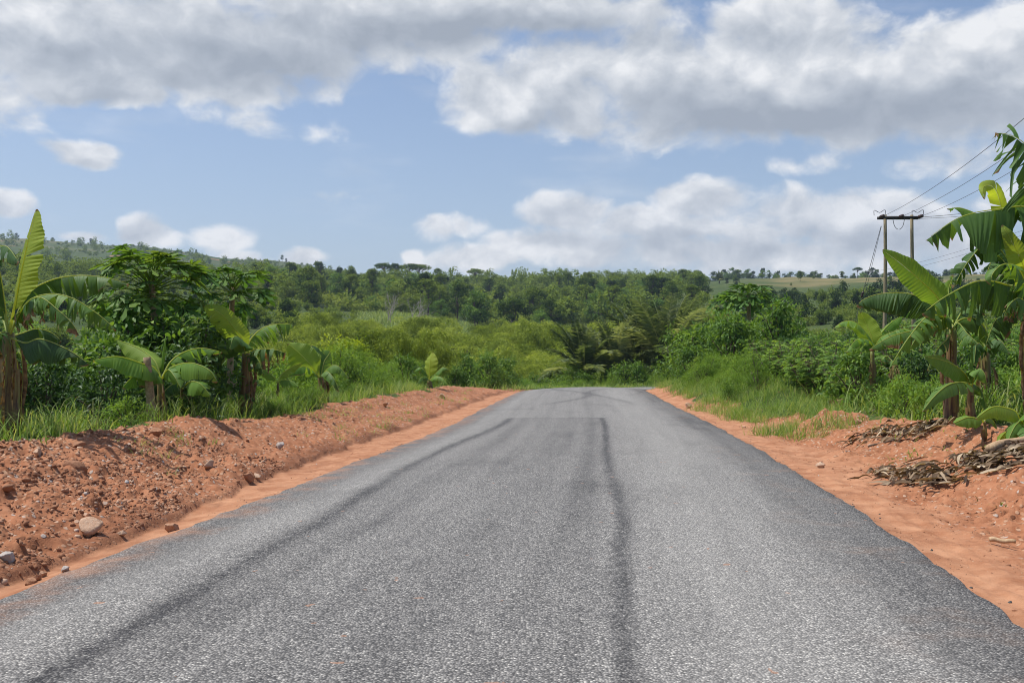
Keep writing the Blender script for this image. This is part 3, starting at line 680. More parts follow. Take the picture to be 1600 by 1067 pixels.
banana(1622, 0, 16.6, 'tallest banana plant with a huge horizontal leaf and curled new leaf', [
    dict(p=[(1640, 440, -.1), (1655, 360, -.3), (1610, 325, -.5), (1560, 327, -.6), (1500, 340, -.6), (1446, 376, -.6)], w=.74, a0=.95, curl=.35, sag=.3, tear=.6, tint=.22, petiole=.22, free=True, label='huge dark leaf hanging like a curtain from its rib'),
    dict(p=[(1610, 380, .2), (1640, 332, .3), (1700, 330, .3), (1750, 350, .3)], w=.45, a0=.8, curl=.4, sag=.3, tear=.5, tint=.2),
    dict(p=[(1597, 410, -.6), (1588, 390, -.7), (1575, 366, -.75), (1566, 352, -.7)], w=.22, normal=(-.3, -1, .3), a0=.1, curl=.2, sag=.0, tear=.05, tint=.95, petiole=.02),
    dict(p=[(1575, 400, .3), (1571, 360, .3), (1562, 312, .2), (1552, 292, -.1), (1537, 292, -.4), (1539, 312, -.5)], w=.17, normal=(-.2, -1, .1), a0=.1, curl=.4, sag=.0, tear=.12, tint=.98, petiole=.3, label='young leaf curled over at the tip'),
    dict(p=[(1585, 400, .8), (1540, 345, 1.), (1505, 326, 1.1), (1480, 326, 1.1)], w=.34, normal=(0, -.5, 1), a0=.4, curl=.4, sag=.2, tear=.6, tint=.5),
    dict(p=[(1588, 425, .5), (1548, 378, .6), (1512, 410, .7), (1490, 450, .7)], w=.42, normal=(.2, -.8, .6), a0=.3, curl=.4, sag=.2, tear=1.0, tint=.14),
    dict(p=[(1590, 440, .2), (1560, 400, .3), (1545, 420, .3), (1540, 452, .3)], w=.32, a0=.6, curl=.4, sag=.3, tear=1.0, tint=.10),
    dict(p=[(1600, 462, -.4), (1575, 446, -.8), (1530, 439, -1.1), (1480, 462, -1.3), (1440, 491, -1.4)], w=.60, normal=(0, -.3, 1), a0=.75, curl=.4, sag=.3, tear=.7, tint=.24, label='long leaf reaching towards the road'),
    dict(p=[(1606, 450, -.8), (1590, 418, -1.2), (1568, 413, -1.5), (1551, 428, -1.6), (1548, 446, -1.6)], w=.40, normal=(.2, -.6, .8), a0=.5, curl=.4, sag=.3, tear=.8, tint=.36),
    dict(p=[(1600, 450, 0), (1560, 444, .2), (1520, 445, .3), (1480, 466, .4)], w=.4, a0=.8, curl=.4, sag=.4, tear=.8, tint=.05),
    dict(p=[(1604, 470, -1.), (1590, 466, -1.3), (1575, 480, -1.5), (1567, 503, -1.5)], w=.3, a0=.6, curl=.5, sag=.3, tear=.9, tint=.3, brown=.2, edgebrown=.35),
    dict(p=[(1596, 470, .5), (1566, 462, .8), (1530, 478, 1.), (1500, 516, 1.)], w=.42, a0=.6, curl=.4, sag=.3, tear=.9, tint=.08),
    dict(p=[(1600, 480, .2), (1580, 480, .3), (1556, 500, .4), (1540, 540, .4)], w=.36, a0=.6, curl=.4, sag=.3, tear=1.0, tint=.15, edgebrown=.3),
    dict(p=[(1612, 430, .6), (1600, 392, .9), (1570, 384, 1.1), (1528, 402, 1.2)], w=.4, a0=.6, curl=.4, sag=.3, tear=1.0, tint=.2),
    ], top=(1612, 452), rad=.13, seed=12, dead=4)
banana(1715, 0, 16.0, 'banana plant mostly out of view with one shredded leaf high against the clouds', [
    dict(p=[(1680, 320, 0), (1640, 258, -.2), (1608, 230, -.3), (1584, 213, -.35), (1556, 207, -.4)], w=1.0, normal=(-.5, -.4, .8), a0=.75, curl=.35, sag=.4, tear=1.5, tint=.26, petiole=.08, label='leaf shredded into narrow ribbons'),
    dict(p=[(1690, 330, .3), (1640, 300, .5), (1618, 330, .6), (1612, 380, .6)], w=.4, a0=.6, curl=.4, sag=.3, tear=.8, tint=.25),
    ], top=(1700, 380), rad=.15, seed=13, auto=[(.3, 2.2, 1.0, 1.6, .33, .4, 0), (1.6, 2.2, 1.1, 1.6, .33, .3, 0), (5.0, 2.0, .9, 1.6, .32, .4, 0)])
banana(1516, 0, 16.3, 'small banana plant in front of the big one with low dark leaves and a spear', [
    dict(p=[(1507, 584, -.2), (1482, 566, -.4), (1446, 557, -.5)], w=.30, normal=(-.1, -.75, .65), a0=.2, curl=.3, sag=.1, tear=.12, tint=.42, asym=(.8, 1)),
    dict(p=[(1508, 598, -.5), (1484, 600, -.9), (1461, 618, -1.1), (1441, 643, -1.2)], w=.26, normal=(-.3, -.6, .75), a0=.35, curl=.25, sag=.1, tear=.22, tint=.30),
    dict(p=[(1523, 586, -.2), (1530, 576, -.4), (1538, 584, -.5), (1541, 600, -.5)], w=.24, normal=(.2, -.7, .7), a0=.4, curl=.5, sag=.2, tear=.2, tint=.5),
    dict(p=[(1521, 600, .3), (1534, 612, .4), (1541, 640, .4)], w=.18, a0=.5, curl=.4, sag=.2, tear=.3, tint=.3),
    ], top=(1517, 605), rad=.07, spear=((1517, 595), (1519, 532)), seed=14, dead=1)
banana(1365, 0, 24.5, 'banana plant with fresh yellow-green leaves above a leaning bare orange stem', [
    dict(p=[(1362, 528, 0), (1352, 503, .1), (1345, 488, .1)], w=.28, normal=(-.6, -1, .2), a0=.1, curl=.3, sag=0, tear=.1, tint=.95),
    dict(p=[(1360, 530, -.1), (1340, 506, -.2), (1320, 502, -.2), (1303, 512, -.2)], w=.28, a0=.4, curl=.4, sag=.2, tear=.3, tint=.6),
    dict(p=[(1360, 534, -.5), (1340, 530, -.8), (1322, 550, -.9)], w=.26, a0=.4, curl=.4, sag=.2, tear=.5, tint=.5),
    dict(p=[(1372, 528, .1), (1390, 506, .2), (1408, 494, .2), (1425, 486, .2)], w=.27, normal=(0, -.5, 1), a0=.4, curl=.4, sag=.15, tear=.5, tint=.6),
    dict(p=[(1374, 530, -.3), (1392, 520, -.5), (1415, 514, -.6), (1440, 522, -.6)], w=.27, a0=.5, curl=.4, sag=.2, tear=.6, tint=.5),
    dict(p=[(1360, 538, -.4), (1350, 540, -.6), (1344, 552, -.6)], w=.2, a0=.5, curl=.4, sag=.2, tear=.2, tint=.3),
    ], top=(1364, 548), rad=.085, seed=15, dead=1)
banana(1398, 0, 25.5, 'half dead banana plant with withered brown skirts behind the leaning stem', [
    dict(p=[(1402, 560, .2), (1416, 548, .3), (1430, 556, .3)], w=.24, a0=.5, curl=.4, sag=.2, tear=.6, tint=.3),
    dict(p=[(1392, 562, .2), (1384, 556, .3), (1376, 570, .3)], w=.22, a0=.5, curl=.4, sag=.2, tear=.6, tint=.3, brown=.4),
    ], top=(1398, 568), rad=.1, seed=16, dead=8)
banana(1540, 0, 19.5, 'banana plant behind the small one with arching leaves', [
    dict(p=[(1545, 532, -.2), (1552, 520, -.4), (1572, 516, -.5), (1597, 527, -.6)], w=.3, a0=.5, curl=.4, sag=.25, tear=.6, tint=.45),
    dict(p=[(1545, 538, -.6), (1560, 530, -1.), (1578, 552, -1.2)], w=.28, normal=(0, -.4, 1), a0=.5, curl=.4, sag=.25, tear=.3, tint=.1),
    dict(p=[(1536, 534, .1), (1522, 520, .2), (1506, 528, .3), (1496, 548, .3)], w=.28, a0=.5, curl=.4, sag=.25, tear=.5, tint=.4),
    dict(p=[(1534, 540, -.5), (1526, 538, -.8), (1522, 570, -.9)], w=.24, a0=.5, curl=.5, sag=.25, tear=.4, tint=.12),
    dict(p=[(1540, 520, .2), (1534, 500, .2), (1530, 490, .2)], w=.16, normal=(.5, -1, .1), a0=.1, curl=.3, sag=0, tear=.1, tint=.8),
    ], top=(1540, 548), rad=.12, seed=17, dead=3)
banana(1538, 0, 14.9, 'young banana sapling with one slanting leaf on a thin green stem at the litter heap', [
    dict(p=[(1531, 655, -.1), (1512, 652, -.2), (1490, 661, -.3)], w=.16, normal=(0, -.6, .8), a0=.2, curl=.4, sag=.1, tear=.1, tint=.5),
    dict(p=[(1543, 653, .2), (1552, 658, .4), (1558, 670, .4)], w=.12, normal=(0, -.6, .8), a0=.3, curl=.4, sag=.1, tear=.1, tint=.4),
    ], top=(1536, 658), rad=.035, seed=18)
banana(1597, 0, 14.6, 'bushy banana sucker with a broad light leaf folded over beside the cut stem', [
    dict(p=[(1588, 645, -.2), (1572, 637, -.4), (1550, 636, -.5), (1524, 654, -.6)], w=.25, normal=(0, -.5, .9), a0=.35, curl=.5, sag=.15, tear=.1, tint=.68),
    dict(p=[(1592, 660, -.4), (1584, 668, -.6), (1574, 690, -.7)], w=.22, normal=(-.3, -.7, .7), a0=.3, curl=.4, sag=.15, tear=.1, tint=.45),
    dict(p=[(1600, 652, -.3), (1612, 640, -.5), (1640, 650, -.6)], w=.25, a0=.4, curl=.4, sag=.15, tear=.1, tint=.5),
    dict(p=[(1586, 672, 0), (1570, 676, .1), (1556, 694, .1)], w=.15, normal=(0, -.6, .8), a0=.3, curl=.4, sag=.15, tear=.1, tint=.8),
    dict(p=[(1602, 668, -.5), (1606, 680, -.8), (1604, 705, -.9)], w=.2, normal=(.2, -.7, .7), a0=.3, curl=.4, sag=.15, tear=.1, tint=.3),
    ], top=(1594, 668), rad=.06, seed=19)

# ------------------------------------------------------------------ papaya trees
def papaya_leaf(rg, size):
    """palmate leaf of seven deep, toothed lobes"""
    mb = MB(); tint = rg.normal()*.13+.5
    lob = [(-2.35, .55), (-1.6, .78), (-.8, .95), (0, 1.05), (.8, .95), (1.6, .78), (2.35, .55)]
    for a, l in lob:
        ca, sa = math.cos(a), math.sin(a)
        o = np.array([[0, 0], [.30, .06], [.48, .20], [.58, .10], [.78, .16], [1, 0], [.78, -.16], [.58, -.10], [.48, -.20], [.30, -.06]])*l*size
        z = -.22*(o[:, 0]**2)/size-.25*np.abs(o[:, 1])
        V = np.c_[o[:, 0]*ca-o[:, 1]*sa, o[:, 0]*sa+o[:, 1]*ca, z]
        mb.add(V, np.array([[0, i, i+1] for i in range(1, 9)]), tint=tint+rg.normal()*.05)
    return mb
def rotm(z, y, x=0.):
    cz, sz, cy, sy, cx, sx = math.cos(z), math.sin(z), math.cos(y), math.sin(y), math.cos(x), math.sin(x)
    return np.array([[cz, -sz, 0], [sz, cz, 0], [0, 0, 1]])@np.array([[cy, 0, sy], [0, 1, 0], [-sy, 0, cy]])@np.array([[1, 0, 0], [0, cx, -sx], [0, sx, cx]])
def papaya(foot, pts, label, spread=.8, n=30, leaf=.42, rad=.09, seed=0):
    rg = np.random.default_rng(seed); foot = np.asarray(foot, float)
    root = empty('papaya_tree', foot, label, 'papaya tree', 'papaya trees among the bushes')
    pts = _catmull([np.asarray(p)-foot for p in pts], 6); top = pts[-1]
    mb = MB(); tube(mb, pts, np.linspace(rad*1.2, rad*.7, len(pts)), 10); mb.obj('trunk', M['ptrunk'], root)
    mb = MB(); st = MB()
    for i in range(n):
        az = i*2.399+rg.normal()*.2; el = np.interp(i/n, [0, .3, 1], [1.2, .6, -.35])+rg.normal()*.12
        ln = spread*np.interp(i/n, [0, .25, 1], [.5, .95, 1.])*rg.uniform(.85, 1.1)
        o = top-[0, 0, .35*i/n*spread]
        e = o+ln*np.array([math.cos(az)*math.cos(el), math.sin(az)*math.cos(el), math.sin(el)*.9])
        e2 = e+np.array([math.cos(az), math.sin(az), -.35])*.06
        tube(st, [o, (o+e)/2+[0, 0, .06*spread], e, e2], [.014, .011, .009, .007], 5, tint=.75)
        mb.addmb(papaya_leaf(rg, leaf*rg.uniform(.8, 1.15)), rotm(az+rg.normal()*.25, np.interp(i/n, [0, 1], [-.2, .75])+rg.normal()*.15, rg.normal()*.3), e)
    st.obj('leaf_stalks', M['papaya'], root); mb.obj('crown', M['papaya'], root)
    return root
def foot_at(px, d): X = (px-800)/F*d; return np.array([X, d, gz(X, d)-.05])
d = 21.6; papaya(foot_at(238, d), [foot_at(238, d), P(235, 600, d), P(242, 510, d), P(236, 438, d)], 'spreading papaya tree topping the dense dark bush', 1.15, 64, .46, .09, 1)
f = foot_at(238, 17.3); mb = MB(); tube(mb, _catmull([[0, 0, 0], [-.02, 0, .4], [-.06, 0, .85], [-.1, .02, 1.25]], 5), np.linspace(.085, .062, 16), 12); o = mb.obj('papaya_stump', M['ptrunk']); o.location = f; tag(o, 'bare tan papaya trunk leaning up behind the low banana leaves', 'tree trunk')
d = 25; papaya(foot_at(360, d), [foot_at(360, d), P(360, 560, d), P(362, 490, d), P(364, 449, d)], 'slim papaya tree with a tall bare trunk and drooping outer leaves', .85, 34, .44, .075, 2)
d = 58; papaya(foot_at(1168, d), [foot_at(1168, d), P(1170, 500, d), P(1170, 462, d)], 'papaya tree standing above the cassava thicket near the palms', 1.2, 34, .7, .13, 3)
d = 66; papaya(foot_at(1138, d), [foot_at(1138, d), P(1139, 500, d), P(1137, 470, d)], 'pale thin papaya tree half hidden beside a larger one', 1.0, 22, .62, .1, 4)
d = 62; papaya(foot_at(1204, d), [foot_at(1204, d), P(1206, 500, d), P(1207, 477, d)], 'ragged papaya tree leaning out of the thicket', 1.1, 24, .62, .1, 5)

# ------------------------------------------------------------------ shrub and tree kinds: each is a list of (part name, mesh)
def kind(*parts): return parts
def place(k, name, label, cat, group, loc, sc=1., rz=None, sq=1.):
    rz = random.uniform(0, 6.28) if rz is None else rz
    if len(k) == 1:
        o = link(name, k[0][1]); o.location = loc; o.rotation_euler = (0, 0, rz); o.scale = (sc, sc, sc*sq); tag(o, label, cat, group); return o
    r = empty(name, loc, label, cat, group, rz, (sc, sc, sc*sq))
    for n, me in k: link(n, me, r)
    return r
def clumps(mb, rg, C, rad, n, leaf, tm=OVAL, flat=.7, up=.8, wid=1., tv=.14, droop=.25):
    for c, r in zip(C, rad):
        d = rdir(n, rg); rr = rg.uniform(.25, 1, n)**.5
        pos = c+d*rr[:, None]*r*[1, 1, flat]
        ax = d+rg.normal(size=(n, 3))*.55-np.array([0, 0, droop]); no = d*.5+[0, 0, up]+rg.normal(size=(n, 3))*.45
        scatter(mb, tm, pos, ax, no, leaf*rg.uniform(.65, 1.25, n), .5+rg.normal()*tv+rg.normal(size=n)*.12, wid)
def stems(mb, rg, C, base=(0, 0, 0), r0=.03, trunkh=.15, sides=5):
    for c in C:
        b = np.array(base)+np.r_[rg.normal(size=2)*.06, 0]
        mid = b+(c-b)*.5+[0, 0, np.linalg.norm(c-b)*.12]
        tube(mb, _catmull([b, mid, c], 4), np.linspace(r0, r0*.3, 9), sides)
def shrub_kind(seed, mat, H, Rr, K, n, leaf, tm=OVAL, flat=.75, wid=1., up=.8, shape='dome', bark='trunk'):
    rg = np.random.default_rng(seed)
    a = rg.uniform(0, 6.28, K); q = rg.uniform(0, 1, K)**.6
    zz = rg.uniform(.15, 1, K)
    wz = np.sqrt(np.clip(1.05-zz**2, .05, 1)) if shape == 'dome' else np.interp(zz, [0, .35, .7, 1], [.3, .7, 1, .55])
    C = np.c_[np.cos(a)*q*wz*Rr, np.sin(a)*q*wz*Rr, zz*H*.88]*rg.uniform(.85, 1.1, (K, 1))
    rad = rg.uniform(.16, .34, K)*Rr
    mb = MB(); clumps(mb, rg, C, rad, n, leaf, tm, flat, up, wid)
    # loose sprays that break the outline
    for i in range(K//3):
        c = C[rg.integers(K)]; o = c+np.array([rg.normal()*.2*Rr, rg.normal()*.2*Rr, rg.uniform(.1, .3)*H])
        m = 8; t = np.linspace(0, 1, m)[:, None]
        scatter(mb, tm, c+(o-c)*t+rg.normal(size=(m, 3))*leaf*.2, rdir(m, rg)+(o-c), rdir(m, rg)+[0, 0, .8], leaf*.9, .6, wid)
    st = MB(); stems(st, rg, C[:max(6, K//3)], r0=.018*H)
    return kind(('foliage', mb.mesh('foliage', M[mat])), ('stem', st.mesh('stem', M[bark])))
def cassava_kind(seed, H=1.6, ns=11, mat='cassava', size=.16):
    rg = np.random.default_rng(seed); mb = MB(); st = MB()
    for i in range(ns):
        a = rg.uniform(0, 6.28); ln = H*rg.uniform(.55, 1); ti = np.array([math.cos(a)*.45*ln*rg.uniform(.2, 1.2), math.sin(a)*.45*ln*rg.uniform(.2, 1.2), ln])
        tube(st, [[0, 0, 0], ti*.5+[0, 0, .05], ti], [.018, .014, .008], 5)
        for j in range(17):
            h = rg.uniform(.35, 1)**.7; az = j*2.4+rg.normal()*.3; p = ti*h; pl = rg.uniform(.14, .3)*H/1.6
            e = p+pl*np.array([math.cos(az), math.sin(az), rg.uniform(-.1, .6)])
            tube(st, [p, e], [.005, .004], 3)
            m = 7; an = az+np.linspace(-1.5, 1.5, m); ax = np.c_[np.cos(an), np.sin(an), np.full(m, -.35)]
            scatter(mb, OVAL, np.repeat(e[None], m, 0), ax, np.array([[0, 0, 1.]])+rg.normal(size=(1, 3))*.2, size*np.array([.65, .85, 1, 1.1, 1, .85, .65])*rg.uniform(.8, 1.2), .55+rg.normal()*.25, .72)
    return kind(('foliage', mb.mesh('foliage', M[mat])), ('stem', st.mesh('stem', M['trunk'])))
def bamboo_kind(seed, H=7., nc=26, per=150, leaf=.42, mat='bamboo'):
    """plumes of thin arching culms carrying hanging sprays of narrow leaves"""
    rg = np.random.default_rng(seed); mb = MB(); st = MB()
    for i in range(nc):
        a = rg.uniform(0, 6.28); h = H*rg.uniform(.5, 1); out = H*rg.uniform(.08, .42)
        b = np.array([math.cos(a), math.sin(a), 0])*rg.uniform(0, .09)*H
        d = np.array([math.cos(a), math.sin(a), 0])
        c = _catmull([b, b+d*out*.15+[0, 0, h*.55], b+d*out*.5+[0, 0, h*.9], b+d*out+[0, 0, h*.98], b+d*out*1.5+[0, 0, h*.85]], 5)
        tube(st, c, np.linspace(.035, .008, len(c)), 4)
        t = rg.uniform(.2, 1, per)**.7; k = t*(len(c)-1); k0 = np.clip(k.astype(int), 0, len(c)-2); f = (k-k0)[:, None]
        p = c[k0]*(1-f)+c[k0+1]*f
        rr = H*.10*rg.uniform(.2, 1, per)
        o = rdir(per, rg)*[1, 1, .6]*rr[:, None]
        p = p+o-[0, 0, .02*H]
        scatter(mb, LANCE, p, o+d*.3*H*.1-[0, 0, .05*H]+rg.normal(size=(per, 3))*.05*H, rdir(per, rg)+[0, 0, 1.], leaf*rg.uniform(.6, 1.4, per), .5+rg.normal()*.12+rg.normal(size=per)*.14, 1.1)
    return kind(('foliage', mb.mesh('foliage', M[mat])), ('culms', st.mesh('culms', M['yellow'])))
def palm_kind(seed, nf=20, L=4.6, trunk=1.0):
    rg = np.random.default_rng(seed); mb = MB(); st = MB()
    for i in range(nf):
        az = i*2.399+rg.normal()*.15; rise = np.interp(i/nf, [0, .5, 1], [1.5, 1.15, .55])+rg.normal()*.08; ln = L*rg.uniform(.8, 1.1)
        c = np.array(arch([0, 0, trunk+.1], az, ln, rise, np.interp(i/nf, [0, 1], [.6, 1.75])))
        c = _catmull(c, 6); tube(mb, c, np.linspace(.04, .008, len(c)), 4, tint=.85)
        m = 74; t = np.linspace(.16, .99, m); k = t*(len(c)-1); k0 = np.clip(k.astype(int), 0, len(c)-2); f = (k-k0)[:, None]
        p = c[k0]*(1-f)+c[k0+1]*f; T = nrm(c[k0+1]-c[k0]); S = nrm(np.cross(T, [0, 0, 1])); N = np.cross(S, T)
        tint = .45+rg.normal()*.15
        for sd in (-1, 1):
            ax = sd*S*.8+T*.6+N*rg.uniform(0, .5, (m, 1))-np.array([0, 0, .22])
            scatter(mb, LANCE, p, ax, N+rg.normal(size=(m, 3))*.3, 0.78*L/4.2*np.sin(np.pi*np.clip(t, .12, .93))**.5*rg.uniform(.8, 1.15, m), tint+rg.normal(size=m)*.08, .42)
    pts = np.array([[0, 0, -.2], [0, 0, trunk*.5], [0, 0, trunk+.25]]); tube(st, _catmull(pts, 4), .26+.05*rg.normal(size=9), 10)
    return kind(('fronds', mb.mesh('fronds', M['palm'])), ('trunk', st.mesh('trunk', M['trunk'])))
def tree_kind(seed, H=13., Rr=4.5, base=.28, K=46, n=70, leaf=.55, shape='round', mat='forest', bark='trunk', limbs=9):
    rg = np.random.default_rng(seed)
    a = rg.uniform(0, 6.28, K); q = rg.uniform(0, 1, K)**.5; z = rg.uniform(0, 1, K)
    if shape == 'umbrella':
        wz = np.full(K, 1.); zz = H*(.86+.12*(1-q**2))+rg.normal(size=K)*.02*H
    elif shape == 'tall':
        wz = np.interp(z, [0, .3, .7, 1], [.55, .9, .8, .35]); zz = H*(base+(1-base)*.95*z)
    else:
        wz = np.interp(z, [0, .25, .6, .85, 1], [.6, 1., .95, .65, .3]); zz = H*(base+(1-base)*.93*z)
    ec = 1+.25*np.sin(a*2+seed)+.15*np.sin(a*3+2*seed)
    C = np.c_[np.cos(a)*q*wz*Rr*ec, np.sin(a)*q*wz*Rr*ec, zz]
    rad = rg.uniform(.17, .34, K)*Rr
    mb = MB(); clumps(mb, rg, C, rad, n, leaf, DIAM, .55 if shape != 'umbrella' else .3, .9, 1.3, .16)
    st = MB(); tk = np.array([[0, 0, -.4], [.1, .05, H*base*.5], [.05, .2, H*base], [0, .1, H*(.75 if shape != 'umbrella' else .84)]])
    tube(st, _catmull(tk, 4), np.linspace(.032*H, .008*H, 13)*.8, 7)
    for i in rg.choice(K, min(limbs, K), False):
        s = np.array([.05, .15, H*base*rg.uniform(.8, 1.5) if shape != 'umbrella' else H*rg.uniform(.6, .8)]); c = C[i]
        tube(st, _catmull([s, s+(c-s)*.5+[0, 0, .04*H], c], 4), np.linspace(.012*H, .003*H, 9), 5)
    return kind(('crown', mb.mesh('crown', M[mat])), ('trunk', st.mesh('trunk', M[bark])))
def bare_kind(seed, H=6.):
    rg = np.random.default_rng(seed); st = MB()
    def grow(p, d, ln, r, lev):
        e = p+d*ln; m = (p+e)/2+rg.normal(size=3)*.06*ln
        tube(st, _catmull([p, m, e], 3), np.linspace(r, r*.55, 7), 5)
        if lev:
            for k in range(3 if lev > 1 else 4): grow(e if k else m, nrm(d+rg.normal(size=3)*.5+[0, 0, .15]), ln*rg.uniform(.55, .8), r*.55, lev-1)
    for k in range(3): grow(np.array([rg.normal()*.3, rg.normal()*.3, -.2]), nrm(np.array([rg.normal()*.35, rg.normal()*.35, 1])), H*.42, .016*H, 3)
    return kind(('branches', st.mesh('branches', M['pale'])))

BROAD = [shrub_kind(s, 'broad', 2.2, 1.15, 46, 34, .17) for s in (31, 32, 33)]
GLOSSY = [shrub_kind(s, 'glossy', 2.4, 1.2, 42, 36, .17, wid=.8) for s in (36, 37)]
WEED = [shrub_kind(s, 'weed', 1.1, .8, 30, 44, .10, OVAL, wid=.8, shape='dome') for s in (41, 42, 43)]
FINE = [shrub_kind(s, 'weed', 1.7, 1.2, 44, 60, .13, LANCE, wid=1.2) for s in (44, 45)]
CASS = [cassava_kind(s) for s in (51, 52, 53)]
BAMB = [bamboo_kind(s) for s in (61, 62, 63)]
PALM = [palm_kind(71), palm_kind(72, 17, 4.2, .7)]
BUSHT = [shrub_kind(s, 'forest', 4.2, 2.2, 60, 40, .34, DIAM, wid=1.3) for s in (81, 82)]
SCRB = [shrub_kind(s, 'scrub', 2.6, 1.8, 44, 40, .30, DIAM, wid=1.2) for s in (84, 85)]
TREES = [tree_kind(95, 9, 4.6, .15, 44, mat='scrub'), tree_kind(91), tree_kind(92, 15, 4.2, .35, shape='tall'), tree_kind(93, 11, 5, .2, 52), tree_kind(94, 12, 4.6, .3, 38, mat='broad')]
UMB = tree_kind(96, 15, 6.0, .5, 40, 60, .6, 'umbrella', limbs=14)
BARE = [bare_kind(98), bare_kind(99)]

def free(x, y, clear=1.2):
    u, _ = road_uv(np.array([x]), np.array([y])); return abs(u[0]) > W+clear
def spots(n, p0, p1, d0, d1, clear=1.5, gap=0, seed=0, cond=None):
    rg = np.random.default_rng(seed); out = []; tries = 0
    while len(out) < n and tries < n*40:
        tries += 1
        px = rg.uniform(p0, p1); d = math.sqrt(rg.uniform(d0*d0, d1*d1)); x = (px-800)/F*d
        if not free(x, d, clear): continue
        if cond and not cond(px, d): continue
        if gap and any((x-a)**2+(d-b)**2 < gap*gap for a, b in out): continue
        out.append((x, d))
    xs = np.array([o[0] for o in out]); ys = np.array([o[1] for o in out])
    z = ground_full(xs, ys, False)[0] if len(out) else []
    return list(zip(xs, ys, z))
def gspots(n, p0, p1, d0, d1, fn, seed):
    rg = np.random.default_rng(seed); px = rg.uniform(p0, p1, n); d = np.sqrt(rg.uniform(d0*d0, d1*d1, n)); x = (px-800)/F*d
    z, u, sl, sr, *_ = ground_full(x, d); k = fn(x, d, sl, sr, rg.uniform(0, 1, n)); return np.c_[x, d, z][k]
RU = random.uniform
def fill(K, name, label, cat, group, sp, s0, s1, sq=(.85, 1.15), sink=.06):
    for i, (x, y, z) in enumerate(sp):
        sc = RU(s0, s1); place(K[i % len(K)], name, label, cat, group, (x, y, z-sink*sc), sc, sq=RU(*sq))
def one(K, name, label, cat, group, px, d, sc, sq=1., sink=.08, rz=None):
    f = foot_at(px, d); return place(K, name, label, cat, group, (f[0], f[1], f[2]-sink*sc), sc, rz, sq)

# --- dense bush behind the banana plants
G = 'bushes in the thicket behind the banana plants'
for i, (px, d, sc, k) in enumerate([(185, 19.5, .95, 'B'), (215, 20.6, 1.15, 'B'), (262, 20.4, 1.12, 'B'), (296, 21.6, 1.1, 'B'), (318, 25.5, 1.15, 'G'), (272, 19.6, .85, 'G'), (165, 18., .62, 'G'), (240, 21.8, 1.2, 'G'), (336, 28.5, .95, 'B'), (150, 21., .9, 'B')]):
    one((BROAD if k == 'B' else GLOSSY)[i % (3 if k == 'B' else 2)], 'bush', ['broad-leaved bush in the tall dark thicket beneath the spreading papaya', 'small-leaved darker bush in the tall thicket beneath the spreading papaya'][k == 'G'], 'bush', G, px, d, sc)
fill(GLOSSY, 'bush', 'waist-high dark bush filling the gap behind the tall banana plant', 'bush', G, spots(30, 20, 300, 18.4, 21, gap=.5, seed=2), .34, .6)
fill(BROAD, 'bush', 'head-high bush behind the waist-high ones left of the papaya thicket', 'bush', G, spots(14, -140, 150, 19, 27, gap=1, seed=3), .42, .68)
fill(WEED, 'weed_bush', 'low light green weed bush between banana stems on the earth bank', 'weed bush', 'weed bushes on the bank', spots(46, 330, 640, 27.5, 40, 4.2, .7, 4), .55, 1.1)
fill(FINE, 'weed_bush', 'feathery green bush on the slope below the slim papaya tree', 'weed bush', 'weed bushes on the bank', spots(44, 330, 690, 30, 52, 4.5, 1., 5), .7, 1.15)
fill(BROAD, 'bush', 'rounded leafy bush on the slope among feathery weeds past the banana plants', 'bush', G, spots(14, 420, 700, 30, 54, 4.5, 2, 6), .5, .85)
fill(SCRB, 'bush', 'olive bush on the open slope seen beyond the tall banana plant', 'bush', 'bushes on the open slope', spots(80, -120, 480, 29, 75, 3, 1.6, 7), .45, .75)
fill(WEED, 'weed_bush', 'leafy weed rooted among the grass at the lip of the red bank', 'weed bush', 'weeds along the lip of the bank', gspots(120, 40, 560, 14, 34, lambda x, y, sl, sr, r: (sl > 3.5) & (sl < 4.6), 9)[:22], .3, .55)
one(shrub_kind(47, 'yellow', 2.2, 1.5, 50, 60, .15), 'yellow_bush', 'round yellow-green bush brighter than everything around it', 'bush', None, 546, 50, 1.35)
# --- far end of the road: low bushes and palms
fill(BROAD+WEED, 'roadside_bush', 'low green bush closing the view where the road bends away', 'bush', 'bushes at the bend', spots(60, 690, 1080, 88, 104, 1.5, 1.2, 9), .9, 1.35, (.8, 1.1))
fill(FINE, 'roadside_bush', 'tufty bush on the bank opposite the bend of the road', 'bush', 'bushes at the bend', spots(30, 700, 1100, 86, 94, 1.5, 1., 10), .7, 1.0)
fill(BROAD, 'roadside_bush', 'dark green bush at the end of the red earth bank', 'bush', 'bushes at the bend', spots(16, 690, 800, 60, 84, 1.5, 1.5, 12), .8, 1.2)
for i, (px, d, sc, lab) in enumerate([(912, 102, 1.15, 'grey-green oil palm with its fronds drooping low beside the bamboo'), (962, 104, 1.4, 'full oil palm between the drooping one and the tallest palm'), (1006, 108, 1.5, 'oil palm with crowded dark fronds in the middle of the palm clump'), (1040, 104, 1.75, 'tallest oil palm with fronds fanned upright beside the dark bush'), (1068, 116, 1.5, 'oil palm partly behind the dark broad-leaved bush')]):
    one(PALM[i % 2], 'oil_palm', lab, 'oil palm', 'oil palms at the end of the road', px, d*.92, sc*1.12)
for px, d, sc in ((1068, 57, 1.45), (1088, 55, 1.5), (1108, 58, 1.35), (1080, 50, .9)):
    one(BROAD[px % 3], 'bush', 'tall dark broad-leaved bush between the palms and the cassava', 'bush', 'dark bushes beside the palms', px, d, sc)
fill(BROAD, 'bush', 'leafy bush hiding the foot of the papaya above the cassava', 'bush', 'bushes at the foot of the papaya trees', spots(16, 1105, 1240, 49, 57, 4, 1.3, 26), 1.2, 1.6)
